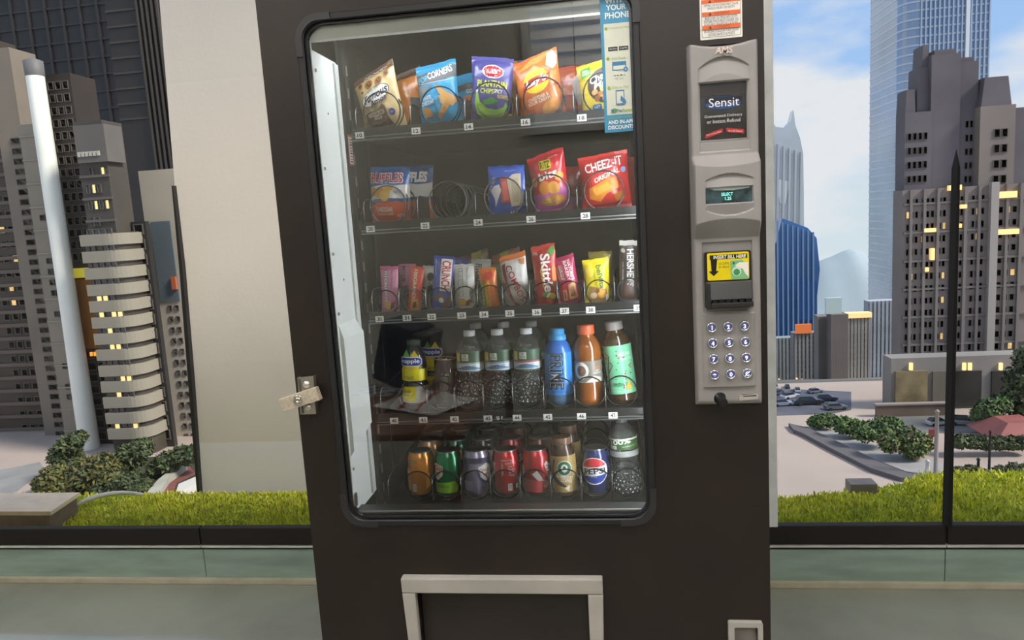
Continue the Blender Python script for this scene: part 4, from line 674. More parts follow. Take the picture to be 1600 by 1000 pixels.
# coffee drink bottle
tan_m = mat('coffee_label', '#b59a5e', .35, var=.06); bw = mat('coffee_brown', '#4a2f22', .25, coat=.4)
for k, (dy, lb) in enumerate(((0, 'tan coffee drink bottle with green round emblem on the bottom shelf'), (.085, 'second coffee drink bottle behind the tan one on the bottom shelf'))):
    t = stand('coffee_bottle', lb, 'bottle', 4, sx[5] - .004 + .01*k, YC + dy, 0, 0, -.04); R = .031
    MB().lathe([(.024, 0), (.028, .002), (R - .001, .012), (R - .001, .088), (.029, .104), (.025, .118), (.0225, .124)], 32).build('bottle_body', bw, t, recalc=False)
    MB().lathe([(.0235, .124), (.024, .126), (.024, .139), (.023, .141)], 32).build('bottle_cap', mat('coffee_cap', '#7a5a44', .35), t, recalc=False)
    band('sleeve', R, .012, .1, [('e', '#e9e4d6', .06, .66, .27, .215), ('e', '#1f6b4a', .06, .66, .245, .195), ('e', '#e9efe6', .06, .665, .12, .11), ('p', '#e9efe6', [(-.02, .60), (.06, .74), (.14, .60), (.06, .54)]), ('e', '#1f6b4a', .06, .68, .05, .05), ('p', '#3d281c', [(-.52, .45), (-.34, .9), (-.26, .92), (-.36, .6), (-.2, .36), (.2, .1), (-.2, .2)]), ('b', '#f2ead8', 'STARBUCKS', .04, .42, .6, .07, -8), ('b', '#f2ead8', 'COFFEE', .1, .32, .4, .08, -10), ('p', '#d08a34', [(-.4, .02), (-.22, .02), (-.3, .24)]), ('p', '#f0eadc', [(.0, .12), (.2, .2), (.16, .02)])], tan_m, t)
# clear plastic bottles
pet = clear('clear_plastic', (.90, .93, .94), 1.5, .03, haze=.03, hazecol=(.9, .93, .95), bump=.5, bscale=90)
pet2 = clear('clear_plastic_smooth', (.92, .94, .95), 1.3, .03, haze=.04)
def waterprof(h=.205, R=.0325):
    pr = [(.018, .003), (.024, 0), (R - .003, .004), (R, .012)]
    for k in range(5): pr += [(R, .016 + .0115*k), (R - .0022, .0215 + .0115*k)]
    return pr + [(R - .004, .074), (R - .0055, .079), (R - .003, .084), (R, .088), (R, .138), (R - .002, .143), (R - .006, .151), (.022, .160), (.015, .167), (.0125, .171), (.0125, .176)]
def glint_facets(t, R, z0, z1, n=9, rows=6):  # raised flecks coloured white to imitate lamp glints on the clear plastic
    m = MB()
    for r_ in range(rows):
        for k in range(n * 2):
            a = 2*PI*(k + .5*(r_ % 2)) / (n*2); z = z0 + (z1-z0)*(r_ + .5)/rows; h = (z1-z0)/rows*.42
            a += rnd.uniform(-.12, .12); z += rnd.uniform(-.3, .3)*h; c = Vector((math.sin(a)*R, -math.cos(a)*R, z)); tn = Vector((math.cos(a), math.sin(a), 0)); w = PI*R/n*rnd.uniform(.06, .24); h *= rnd.uniform(.2, .7); o = Vector((math.sin(a), -math.cos(a), 0))*.002
            m.add([c - tn*w, c + Vector((0, 0, -h)), c + tn*w, c + Vector((0, 0, h)), c + o], [(0, 1, 4), (1, 2, 4), (2, 3, 4), (3, 0, 4)])
    return m.build('painted_glints', mat('facet_glint', '#f4f8fa', .18, spec=1, coat=1, alpha=.9, bump=.4, bscale=200), t, recalc=False)
sx = SLOTX[3]; YW = .218
def water(label, row, X, Y, items, ly=0, cap='#c9ced0'):
    t = stand('water_bottle', label, 'bottle', row, X, Y, 0, 0, ly)
    MB().lathe(waterprof(), 32, caps=False).build('bottle_body', pet, t, recalc=False)
    glint_facets(t, .0328, .010, .070)
    MB().lathe([(.0140, .172), (.0145, .174), (.0145, .184), (.0135, .186), (.0004, .186)], 20, caps=False).build('bottle_cap', mat('cap_' + cap, cap, .4), t, recalc=False)
    band('bottle_label', .0330, .089, .138, items, mat('water_label', '#5f7a6a', .35, alpha=.9), t)
    return t
spring = lambda c: [('r', '#3f5f4a', -1.4, .42, 1.4, 1.0), ('r', '#c9d4da', -1.4, .06, 1.4, .40), ('r', c, -1.4, .38, 1.4, .46), ('p', '#e0d07a', rr(-.52, -.30, .5, .92, .03, 2)), ('r', '#d9e0d4', -.22, .55, .02, .88), ('t', '#2a3a30', '100%\nNATURAL', -.1, .72, .2, .25), ('p', '#5f86a8', [(-.5, .12), (.0, .34), (.5, .14), (.3, .1), (-.3, .1)]), ('t', '#2f4a66', 'SPRING', .02, .22, .5, .16, 4)]
water('clear spring water bottle with green label, nearest the empty coil on the fourth shelf', 3, sx[2], YW, spring('#9fb0a2'), .02)
water('clear spring water bottle between two other water bottles on the fourth shelf', 3, sx[3], YW, spring('#8fa0a8'), .0)
water('clear spring water bottle with red label stripe beside the blue sports bottle', 3, sx[4], YW, spring('#b5545c'), .0)
for i in (2, 3, 4):
    water(['water bottle behind the one nearest the empty coil', 'water bottle behind the middle one on the fourth shelf', 'water bottle behind the one with the red label stripe'][i - 2], 3, sx[i] + .004, YW + .085, spring('#7f8f86'))
t = stand('sports_drink', 'bright blue sports drink bottle with black upright lettering on the fourth shelf', 'bottle', 3, sx[5] - .002, YW, 0, 0, 0); t.scale = (.97, .97, .92)
blu = mat('sports_blue', '#2f86d8', .3, var=.04, coat=.4); R = .0345
MB().lathe([(.026, 0), (.031, .003), (R, .014), (R, .12), (.0335, .138), (.028, .155), (.019, .166), (.0175, .170)], 36).build('bottle_body', mat('sports_smoke', '#4f6f8e', .25, alpha=.8, coat=.5), t, recalc=False)
band('sleeve', R + .0005, .030, .138, [('r', '#2f8fe6', -1.4, .02, 1.4, .14), ('b', '#0f1418', 'PRIME', -.08, .56, .86, .50, -90, 0, .035), ('b', '#d8e6f2', 'PRIME', -.085, .565, .80, .42, -90, 0, .012), ('b', '#10161c', 'PRIME', -.08, .56, .79, .38, -90, 0, .0), ('t', '#0f2a4a', 'BLUE RASPBERRY\nHYDRATION DRINK', .02, .08, .6, .07)], blu, t)
MB().lathe([(R, .138), (.0335, .141), (.028, .1565), (.0195, .167), (.0180, .1705)], 36, caps=False).build('neck_sleeve', mat('sports_blue_deep', '#2a6ec4', .3, coat=.4), t, recalc=False)
MB().lathe([(.0195, .168), (.021, .170), (.021, .180), (.019, .182), (.0175, .184), (.0175, .196), (.016, .198), (.0004, .198)], 28, caps=False).build('bottle_cap', mat('sports_cap', '#3f9ad6', .4), t, recalc=False)
t = stand('thirst_drink', 'amber sports drink bottle with orange cap and grey label on the fourth shelf', 'bottle', 3, sx[6], YW, 0, 0, -.02); t.scale = (.98, .98, .94); R = .034
MB().lathe([(.026, 0), (.031, .003), (R, .012), (R, .05), (.0325, .058), (.0325, .108), (R, .116), (R, .138), (.032, .15), (.026, .163), (.0185, .172), (.018, .178)], 36).build('bottle_body', mat('amber_drink', '#a05a1c', .18, var=.15, coat=.7, trans=.25), t, recalc=False)
band('bottle_label', .0332, .058, .112, [('r', '#7d7a70', -1.4, 0, 1.4, 1), ('e', '#e6e2da', -.24, .56, .27, .40), ('e', '#77746a', -.22, .55, .16, .25), ('p', '#d8742c', [(-.2, .72), (-.12, .56), (-.18, .5), (-.26, .42), (-.24, .56)]), ('t', '#d8742c', 'ORANGE', .34, .68, .3, .12), ('t', '#e6e2da', 'THIRST\nQUENCHER', .34, .48, .3, .2), ('p', '#d9d6cc', [(-.1, .02), (.2, .3), (.5, .2), (.52, .02)]), ('p', '#b5b2a6', [(-.5, .12), (-.1, .02), (-.5, .02)])], mat('grey_label', '#8a877c', .3), t)
MB().lathe([(.0185, .176), (.0205, .178), (.0205, .198), (.019, .200), (.0004, .200)], 28, caps=False).build('bottle_cap', mat('orange_cap', '#d9633a', .4), t, recalc=False)
t = stand('green_tea_bottle', 'mint green tea bottle with blossom print, rightmost on the fourth shelf', 'bottle', 3, sx[7] + .008, YW, 0, 0, -.10); R = .033
MB().lathe([(.025, 0), (.030, .003), (R - .001, .012), (R - .001, .135), (.030, .150), (.024, .163), (.0185, .170), (.018, .176)], 36).build('bottle_body', mat('tea_dark', '#4a3620', .15, coat=.7, trans=.2), t, recalc=False)
br_ = [('p', '#5f3f2c', [(-.52, .02), (-.46, .02), (-.40, .5), (-.3, .8), (-.34, .8), (-.46, .5)]), ('p', '#5f3f2c', [(-.44, .45), (-.2, .62), (-.2, .60), (-.42, .42)])] + [('e', '#a83a3a', rnd.uniform(-.6, .5), rnd.uniform(.1, .9), .03, .018) for _ in range(26)] + [('e', '#3a5a3a', rnd.uniform(-.5, .5), rnd.uniform(.3, .9), .025, .012) for _ in range(10)]
band('sleeve', R, .026, .140, br_ + [('t', '#e6f2e6', 'ARIZONA', .18, .82, .4, .07), ('t', '#e6f2e6', 'Green Tea', .24, .72, .4, .06), ('b', '#2f7a52', 'GREEN TEA', .0, .2, .6, .07), ('p', '#d8b43a', [(.12, .08), (.3, .1), (.24, .26), (.14, .2)]), ('t', '#e8f4e4', 'with ginseng and honey', -.05, .06, .6, .035)], mat('mint_label', '#7fd2a4', .35, var=.05), t)
MB().lathe([(.0180, .174), (.0205, .176), (.0205, .192), (.019, .194), (.0004, .194)], 28, caps=False).build('bottle_cap', mat('tea_cap', '#8b8782', .4), t, recalc=False)
# lemonade bottle with floating-looking yellow label
for k, (dx, dy, lb) in enumerate(((0, 0, 'clear lemonade bottle with bright yellow label and blue oval, leftmost on the fourth shelf'), (.030, .09, 'second lemonade bottle behind the leftmost one on the fourth shelf'))):
    t = stand('lemonade_bottle', lb, 'bottle', 3, sx[0] - .007 + dx, YW + dy, -8, 0, .03); R = .030
    MB().lathe([(.022, 0), (.027, .003), (R, .012), (R, .062), (.026, .070), (R, .078), (R, .110), (.027, .130), (.018, .150), (.015, .158)], 32, caps=False).build('bottle_body', pet2, t, recalc=False)
    ye = mat('lemon_label', '#efe31a', .35, var=.04)
    band('bottle_label', R + .0006, .072, .100, [('t', '#4a4a10', 'LEMONADE', -.1, .25, .5, .3)], ye, t)
    band('lower_label', R + .0006, .018, .058, [('r', '#efe31a', -1.2, .1, .2, 1), ('t', '#5a5a10', 'natural\nflavor', -.2, .6, .4, .4), ('r', '#d9d9d2', .22, .05, .5, .95)], mat('lemon_low', '#d8d6cc', .35), t)
    cs = cyl_surf(R - .001); mb, ms = decal([('p', '#e3c93a', [(-.44, .0), (.36, .0), (.46, .5), (.2, 1.1), (.02, .7), (-.2, .4)]), ('p', '#5fa03a', [(-.4, .55), (-.1, 1.15), (.05, .62)]), ('p', '#f2f2f4', rr(-.56, .50, .18, .72, .2, 4)), ('p', '#233a94', rr(-.53, .47, .22, .68, .18, 4)), ('b', '#f4f4f8', 'snapple', -.03, .45, .84, .32)], lambda s, t_, q: cs(s, .100 + t_, q + .0016), 2.0*R, .042, step=.005, off0=.0003, doff=.00008)
    mb.build('oval_logo', ms, t, recalc=False)
    MB().lathe([(.0155, .156), (.017, .158), (.017, .168), (.0004, .170)], 24, caps=False).build('bottle_cap', mat('dim_cap', '#5a6a5a', .4, alpha=.6), t, recalc=False)
# empty clear bottle lying askew in column 41
t = stand('empty_bottle', 'empty clear plastic tumbler beside the lemonade bottle on the fourth shelf', 'bottle', 3, sx[1] + .002, YW + .0, 0, 0, .04)
MB().lathe([(.0004, .002), (.020, 0), (.0215, .003), (.024, .05), (.026, .118), (.0265, .120), (.0255, .120), (.0235, .05), (.021, .005), (.0004, .004)], 32, caps=False).build('cup_wall', pet2, t, recalc=False)
MB().tube([(.0262*math.cos(a), .0262*math.sin(a), .120) for a in [2*PI*i/28 for i in range(28)]], .001, 5, closed=True).build('rim', mat('rim_pale', '#c9ccca', .2, alpha=.7), t)
MB().tube([(.0215*math.cos(a), .0215*math.sin(a), .002) for a in [2*PI*i/28 for i in range(28)]], .0012, 5, closed=True).build('base_ring', mat('rim_pale', '#c9ccca', .2), t)
# clear bottle at the right end of the bottom shelf
t = stand('water_bottle', 'clear bottle with green 100 percent label, rightmost on the bottom shelf', 'bottle', 4, SLOTX[4][7], YC + .004, 0, 0, -.05)
MB().lathe(waterprof(), 32, caps=False).build('bottle_body', pet, t, recalc=False)
glint_facets(t, .0332, .004, .060, rows=6)
MB().lathe([(.0334, .094), (.0345, .096), (.0345, .105), (.0334, .108)], 32, caps=False).build('neck_ring', mat('bottle_ring', '#cfd4cf', .25, alpha=.7), t, recalc=False)
band('bottle_label', .0330, .112, .1385, [('r', '#d5dccc', -1.4, .85, 1.4, 1), ('b', '#f2f2ea', '100%', -.12, .70, .72, .44, 6), ('p', '#e6e6da', rr(-.52, -.24, .02, .36, .06, 3)), ('t', '#e6ecd9', 'RECYCLED PLASTIC', .2, .30, .5, .1, 4)], mat('bottle_green_label', '#3f6b33', .35), t)
MB().lathe([(.0140, .172), (.0145, .174), (.0145, .184), (.0135, .186), (.0004, .186)], 20, caps=False).build('bottle_cap', mat('cap_dim', '#50564f', .4), t, recalc=False)

# ================================================================ OUTSIDE: planted strip, pier, plaza
GZ = -28.0
conc = mat('pier_concrete', '#ece3d9', .8, var=.03, scale=1.2, bump=.06, bscale=60)
conc2 = mat('pier_plinth', '#f6f2f2', .8, var=.03, scale=1.2)
YP = 1.99
pl, pt_, pr_ = at(314, 785, YP), at(249, 0, YP), at(690, 785, YP)
zs = at(400, 690, YP).z; zt = 3.6
def xl(z): return pl.x + (pt_.x - pl.x) * (z - pl.z) / (pt_.z - pl.z)
P = thing('concrete_pier', 'broad pale concrete pier standing behind the grass strip, left of the machine', 'pillar', (0, 0, 0))
MB().hexa([(xl(zs), YP, zs), (pr_.x, YP, zs), (pr_.x, YP, zt), (xl(zt), YP, zt)], [(xl(zs), YP + .5, zs), (pr_.x, YP + .5, zs), (pr_.x, YP + .5, zt), (xl(zt), YP + .5, zt)]).build('shaft', conc, P)
MB().hexa([(xl(-.4), YP, -.4), (pr_.x, YP, -.4), (pr_.x, YP, zs), (xl(zs), YP, zs)], [(xl(-.4), YP + .5, -.4), (pr_.x, YP + .5, -.4), (pr_.x, YP + .5, zs), (xl(zs), YP + .5, zs)]).build('plinth', conc2, P)
yq = YP - .03
po = [at(*q, yq) for q in ((309, 788), (313, 788), (300, 600), (285, 420), (270, 290), (268, 290), (280, 420), (294, 600))]
tag(MB().prism([(p.x, p.z) for p in po], yq, yq + .03).build('edge_strip', mat('black_strip', '#14110f', .5)), 'thin black metal strip along the left edge of the concrete pier', 'trim strip')
# planted roof strip
edge = [(-4.6, 1.93), (-1.2, 1.93), (.6, 1.90), (1.46, 1.80), (1.62, 1.84), (1.98, 1.94), (2.15, 2.08), (4.6, 2.12)]
soil = mat('planting_soil', '#8f9c26', .9, var=.2, scale=8)
def far(x):
    for (a, b), (c, d) in zip(edge, edge[1:]):
        if a <= x <= c: return b + (d - b) * (x - a) / (c - a)
    return 1.95
struct(MB().prismz([(-4.6, 1.06)] + [(4.6, 1.06)] + edge[::-1], -.4, -.004).build('ground_planting_bed', soil))
g = MB(); rg = random.Random(3)
cols = [mat('grass_' + c, c, .6, var=.15, scale=20) for c in ('#d9dc34', '#c0c828', '#eae650', '#93a22c')]
def bed_clear(x, y): return not (x < -1.88 and y > 1.25 and y < 1.9 and x < -1.9 - (1.6 - y) * .2)
vs, fs, ms = [], [], []
nb = 0
while nb < 52000:
    x = rg.uniform(-2.9, 3.0); y = 1.07 + (far(x) - 1.07) * rg.random()
    if .2 < x < .9 and rg.random() < .95: continue
    h = rg.uniform(.010, .028) * (.8 + .5 * noise.noise(Vector((x*4, y*4, 0)))); a = rg.uniform(0, 2*PI); w = rg.uniform(.0022, .0042); ln = rg.uniform(0, .02); b = rg.uniform(0, 2*PI)
    dx, dy = math.cos(a)*w, math.sin(a)*w; tx, ty = x + math.cos(b)*ln, y + math.sin(b)*ln
    i = len(vs); vs += [(x - dx, y - dy, -.005), (x + dx, y + dy, -.005), ((x + tx)/2 + dx*.8, (y + ty)/2 + dy*.8, h*.6), ((x + tx)/2 - dx*.8, (y + ty)/2 - dy*.8, h*.6), (tx, ty, h)]
    fs += [(i, i+1, i+2, i+3), (i+3, i+2, i+4)]; k = 0 if rg.random() < .5 else (1 if noise.noise(Vector((x*3, y*3, 5))) < 0 else 2)
    if rg.random() < .12: k = 3
    ms += [k, k]; nb += 1
g.v, g.f, g.m, g.s = vs, fs, ms, [False]*len(fs)
tag(g.build('grass', cols, recalc=False), 'short bright yellow-green grass growing along the window', 'grass', kind='stuff')
# stone bench slab at the left and the pale kerb that runs from it
bz = .115
top = [atz(*q, bz) for q in ((-60, 771), (124, 769), (79, 799), (-60, 799))]
B = thing('stone_bench', 'low pale stone bench slab on the grass at the far left', 'bench', (top[2].x, top[2].y, 0))
def loc(p, z): return (p.x - top[2].x, p.y - top[2].y, z)
MB().hexa([loc(p, bz - .022) for p in top], [loc(p, bz) for p in top]).build('slab', mat('bench_stone', '#ffe4c2', .6, var=.06), B, bevel=.004)
c0 = sum(top, Vector()) / 4
MB().hexa([loc(c0 + (p - c0)*.93, -.004) for p in top], [loc(c0 + (p - c0)*.95, bz - .022) for p in top]).build('base', mat('bench_base', '#8a7262', .7, var=.12), B)
kp = [atz(*q, .055) for q in ((120, 789), (135, 781), (152, 775.5), (172, 771.5), (192, 770), (210, 771), (224, 773))]
tag(MB().tube([(p.x, p.y, p.z) for p in kp], [.009, .012, .013, .012, .011, .010, .008], 8).build('kerb_edging', mat('kerb_white', '#cfccc2', .6)), 'thin curved white edging strip at the back of the grass', 'kerb')
q0, q1 = at(1327, 767, 1.86), at(1369, 754, 1.86)
tag(MB().box(q0.x, q1.x, 1.84, 1.92, -.02, q1.z).build('stone_block', mat('block_grey', '#77706c', .7, var=.08), bevel=.004), 'small grey stone block at the back edge of the grass', 'block')
# plaza far below, and the slope beyond it
pave = mat('plaza_paving', '#a8988c', .8, var=.05, scale=.08)
slope_m = mat('hill_ground', '#6b6660', .9, var=.2, scale=.02)
struct(MB().add([(-150, 20, GZ), (150, 20, GZ), (150, 118, GZ), (-150, 118, GZ)], [(0, 1, 2, 3)]).build('ground_plaza', pave))
struct(MB().add([(-400, 118, GZ), (400, 118, GZ), (900, 700, GZ - .235*582), (-900, 700, GZ - .235*582)], [(0, 1, 2, 3)]).build('ground_slope', slope_m))
def slab(name, label, cat, pts, z0, h, m, group=None):
    P = [atz(px, py, z0 + h) for px, py in pts]
    return tag(MB().prismz([(p.x, p.y) for p in P], z0, z0 + h).build(name, m), label, cat, group)
slab('plaza_kerb', 'long dark grey kerb curving along the pale plaza on the right', 'kerb', [(1232, 661), (1262, 668), (1310, 690), (1370, 720), (1415, 738), (1450, 745), (1450, 749), (1408, 746), (1360, 731), (1300, 701), (1255, 677), (1240, 671)], GZ, .5, mat('kerb_dark', '#5f5a5b', .7))
slab('pavement_strip', 'pale pavement strip between the kerb and the hedges on the right', 'pavement', [(1258, 666), (1300, 672), (1360, 692), (1420, 712), (1475, 724), (1475, 745), (1452, 745), (1415, 736), (1370, 719), (1310, 690)], GZ, .12, mat('pavement_pale', '#9b9796', .8, var=.08, scale=.3))
slab('brick_path', 'red brick path between pale kerbs beside the concrete pier', 'path', [(246, 778), (268, 746), (296, 728), (306, 740), (276, 754), (270, 774)], GZ, .1, mat('brick_red', '#7c4a40', .8, var=.15, scale=2))
slab('path_kerb', 'pale curved kerb wall on the left of the red brick path', 'kerb', [(222, 778), (246, 750), (274, 727), (292, 726), (264, 746), (244, 776)], GZ, .8, mat('path_kerb', '#a8a596', .7, var=.1, scale=.5))
slab('path_kerb', 'white slab on the right of the red brick path', 'kerb', [(274, 771), (279, 756), (312, 742), (312, 754)], GZ, 1.0, mat('path_white', '#c8c2b8', .7))
slab('roadway', 'pale road patch at the far left behind the bench', 'road', [(-30, 772), (20, 772), (70, 734), (62, 722), (-30, 740)], GZ, .06, mat('road_pale', '#8c8a86', .8, var=.1, scale=.3))

slab('garden_bed', 'dark planted ground under the left trees', 'garden', [(60, 776), (318, 776), (318, 712), (150, 716), (70, 740)], GZ, .04, mat('garden_dark', '#3a3626', .9, var=.3, scale=.4))
slab('street', 'dark asphalt street with parked cars beyond the plaza', 'road', [(1190, 650), (1300, 646), (1330, 640), (1330, 612), (1190, 606)], GZ, .05, mat('street_asphalt', '#55565f', .7, var=.2, scale=.2))
slab('side_road', 'grey road in front of the podium on the right', 'road', [(1395, 676), (1640, 676), (1640, 648), (1395, 648)], GZ, .05, mat('road_grey', '#6b6a66', .8, var=.15, scale=.2))
# ================================================================ CITY
def xr(px, Y, py=420): return at(px, py, Y).x
def zr(py, Y, px=300): return at(px, py, Y).z
def side_depth(px_corner, px_back, Y, py):
    x0 = xr(px_corner, Y, py); d = 0
    while xr(px_back, Y + d, py) < x0 and d < 200: d += .5
    return d
wf = mat('far_window_frame', '#5a544d', .6); wg = mat('far_window_glass', '#2c2b2d', .2, var=.3, scale=.2, spec=.8); wl = mat('far_window_lit', '#ffd68a', .5, emit=1.1)
wdk = mat('far_window_brown', '#33291f', .3, var=.3, scale=.2)
WM = {}
def win_mesh(w, h, frame, glass):
    k = (round(w, 2), round(h, 2), frame.name, glass.name)
    if k not in WM:
        f = min(w, h)*.10
        WM[k] = MB().plate([(-w/2, -h/2), (w/2, -h/2), (w/2, h/2), (-w/2, h/2)], [[(-w/2+f, -h/2+f), (w/2-f, -h/2+f), (w/2-f, h/2-f), (-w/2+f, h/2-f)]], -.12, .05, 0).add([(-w/2+f, .02, -h/2+f), (w/2-f, .02, -h/2+f), (w/2-f, .02, h/2-f), (-w/2+f, .02, h/2-f)], [(0, 1, 2, 3)], 1).build('window', [frame, glass], data=True, recalc=False)
    return WM[k]
def windows(parent, x0, x1, Y, z0, z1, nc, nr, wf_=.7, hf=.62, frame=wf, glass=wg, lit=.0, seed=1, skip=0):
    r_ = random.Random(seed); cw = (x1-x0)/nc; ch = (z1-z0)/nr
    for i in range(nc):
        for j in range(nr):
            if r_.random() < skip: continue
            o = link('window', win_mesh(cw*wf_, ch*hf, frame, wl if r_.random() < lit else glass), parent); o.location = (x0 + cw*(i+.5), Y - .02, z0 + ch*(j+.5))
def block(name, label, px0, px1, pyt, Y, m, depth=5, pyref=420, zb=None, cat='building', group='city towers on the left', topx=None):
    t = thing(name, label, cat, (0, 0, 0), group); x0, x1 = xr(px0, Y, pyref), xr(px1, Y, pyref); z1 = zr(pyt, Y, (px0+px1)/2); z0 = GZ - 40 if zb is None else zb
    MB().box(x0, x1, Y, Y + depth, z0, z1).build('shell', m, t)
    return t, x0, x1, z0, z1
def bands(t, x0, x1, Y, za, zb, n, m, th=.45, proud=.3, name='floor_band'):
    me = MB().box(x0, x1, Y - proud, Y, -th/2, th/2).build(name, m, data=True)
    for k in range(n): o = link(name, me, t); o.location.z = za + (zb-za)*(k + .5)/n
def ribs(t, x0, x1, Y, z0, z1, n, m, w=.3, proud=.4, name='rib'):
    me = MB().box(-w/2, w/2, Y - proud, Y, z0, z1).build(name, m, data=True)
    for k in range(n): o = link(name, me, t); o.location.x = x0 + (x1-x0)*(k + .5)/n
GL, GR = 'city towers on the left', 'city towers on the right'
chm = mat('charcoal_facade', '#1c1a1b', .5, var=.2, scale=.05); ribm = mat('charcoal_rib', '#2c2928', .5)
t, x0, x1, z0, z1 = block('charcoal_tower', 'huge charcoal tower filling the view behind the left buildings', -120, 300, -260, 190, chm, pyref=200)
ribs(t, x0, x1, 190, z0, z1, 16, ribm, .5, .6); bands(t, x0, x1, 190, zr(330, 190), z1, 22, mat('charcoal_band', '#262325', .5), .6)
Y = 170; t, x0, x1, z0, z1 = block('ribbed_tower', 'dark brown ribbed tower beside the concrete pier, upper left', 176, 262, -260, Y, mat('brown_dark', '#28221f', .55, var=.15, scale=.05), pyref=100)
bands(t, x0, x0 + (x1-x0)*.55, Y, zr(190, Y), z1, 18, mat('brown_band', '#423b36', .6), .5); ribs(t, x0 + (x1-x0)*.55, x1, Y, z0, z1, 5, mat('brown_rib', '#433b35', .6), .5, .8)
Y = 101; t, x0, x1, z0, z1 = block('banded_block', 'dark brown banded apartment block at the far left edge', -60, 38, 58, Y, mat('umber_facade', '#43382d', .6, var=.15, scale=.06))
bands(t, x0, x1, Y, zr(700, Y, 20), z1, 30, mat('umber_band', '#63574b', .6), .55); windows(t, x0 + 6, x1 - .4, Y, zr(700, Y, 20), zr(300, Y, 20), 3, 18, .7, .5, glass=wdk, lit=.06, seed=5)
Y = 98; t, x0, x1, z0, z1 = block('pilaster_tower', 'slim grey tower with one column of small windows left of the white reflection streak', 30, 66, 70, Y, mat('pilaster_grey', '#7d7264', .7, var=.1, scale=.08))
windows(t, x0 + (x1-x0)*.45, x1 - .2, Y, zr(700, Y, 50), zr(210, Y, 50), 1, 32, .8, .6, seed=6)
Y = 95; t, x0, x1, z0, z1 = block('grey_slab_tower', 'plain grey slab tower behind the white reflection streak', 62, 118, 190, Y, mat('slab_grey', '#8f8574', .75, var=.12, scale=.06))
windows(t, x0 + (x1-x0)*.2, x0 + (x1-x0)*.62, Y, zr(660, Y, 90), zr(330, Y, 90), 2, 20, .7, .55, seed=7, skip=.45); bands(t, x0, x1, Y, zr(690, Y, 90), z1, 14, mat('slab_band', '#978d7e', .7), .25, .15)
Y = 90; cx0, cx1 = xr(60, Y, 300), xr(84, Y, 300); r_ = (cx1-cx0)/2*.98; t = thing('reflection_streak', 'slender white cylinder added to stand for a bright reflection streak at the left', 'tower', ((cx0+cx1)/2, Y + r_, 0), GL)  # white cylinder added to imitate a reflection streak in the window glass
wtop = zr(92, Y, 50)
MB().lathe([(r_*1.25, GZ - 8), (r_*1.15, GZ + 8), (r_*1.05, zr(500, Y, 100)), (r_, wtop - 2), (r_*.98, wtop)], 28).build('streak_shaft', mat('streak_white', '#eeeee0', .3, var=.05, scale=.1, coat=.3), t)
MB().lathe([(r_*1.02, wtop - 2.0), (r_*1.06, wtop - 1.6), (r_*1.06, wtop), (r_*.2, wtop + .4)], 28).build('streak_cap', mat('streak_cap', '#6b6866', .6), t)
Y = 93; t, x0, x1, z0, z1 = block('gold_panel_tower', 'dark brown tower with a golden panel right of the white reflection streak', 100, 152, 112, Y, mat('tower_umber', '#352a21', .6, var=.15, scale=.08))
windows(t, x0 + (x1-x0)*.3, x1 - .3, Y, zr(410, Y, 130), zr(120, Y, 130), 3, 15, .82, .66, glass=mat('far_window_dark', '#1c1b1c', .2), seed=8)
a, b = zr(545, Y, 130), zr(436, Y, 130)
MB().box(x0 + (x1-x0)*.25, x1 - .2, Y - .25, Y, a, b).build('gold_panel', mat('gold_panel', '#8c5a1a', .5, var=.12, scale=.1), t)
MB().box(x0 + (x1-x0)*.25, x1 - .2, Y - .3, Y, b + .2, b + 1.6).build('lit_sign', mat('lit_sign_yellow', '#c9bd3c', .5, emit=.35), t)
windows(t, x0 + (x1-x0)*.25, x1 - .2, Y, zr(690, Y, 130), a, 2, 8, .85, .7, glass=wdk, seed=9)
for k in range(4): MB().box(x0 + (x1-x0)*(.45 + .12*k), x0 + (x1-x0)*(.50 + .12*k), Y - .3, Y, zr(556, Y, 140), zr(550, Y, 140)).build('sign_lamp', mat('amber_lamp', '#ff9a2c', .5, emit=1.2), t)
# rounded balcony tower
Y = 87; t = thing('balcony_tower', 'cream balcony tower with rounded corner and lit windows beside the trees', 'building', (0, 0, 0), GL)
x0, x1 = xr(150, Y, 500), xr(206, Y, 500); zt_ = zr(362, Y, 190); zu = zr(182, Y, 190)
def rounded(x0, x1, y, r, d=5.5, o=0): return [(x0 - o, y - o), (x1 - r, y - o)] + [(x1 - r + (r + o)*math.sin(a), y + r - (r + o)*math.cos(a)) for a in [PI/2*i/7 for i in range(1, 8)]] + [(x1 + o, y + d), (x0 - o, y + d)]
MB().prismz(rounded(x0, x1, Y, 2.0), GZ - 5, zt_).build('shell', mat('balcony_glass', '#4a433a', .35, var=.25, scale=.12), t)
bm2 = MB().prismz(rounded(x0, x1, Y, 2.0, o=.4), -.75, .75).build('balcony', mat('balcony_cream', '#8e8777', .65, var=.08, scale=.1), data=True)
nB = 13; za, zb = GZ + 2, zt_
for k in range(nB): o = link('balcony', bm2, t); o.location.z = za + (zb - za)*(k + .6)/nB
for k in range(nB):
    for j in range(4):
        if rnd.random() < .25: continue
        o = link('window', win_mesh(.9, .8, wf, wl if rnd.random() < .5 and k < 9 else wg), t); o.location = (x0 + .6 + (x1 - x0 - 1.6)*(j + .5)/4, Y - .1, za + (zb - za)*(k + .6 + .48)/nB)
MB().box(x0, x1 - 1.2, Y + 1.0, Y + 5, zt_, zu).build('upper_block', mat('upper_grey', '#4a443d', .7, var=.12, scale=.08), t)
for k in range(5): MB().box(x0 - .1, x1 - 1.0, Y + .8, Y + 1.0, zt_ + (zu-zt_)*(k+.5)/5, zt_ + (zu-zt_)*(k+.5)/5 + .35).build('upper_ledge', mat('upper_ledge', '#5c554d', .7), t)
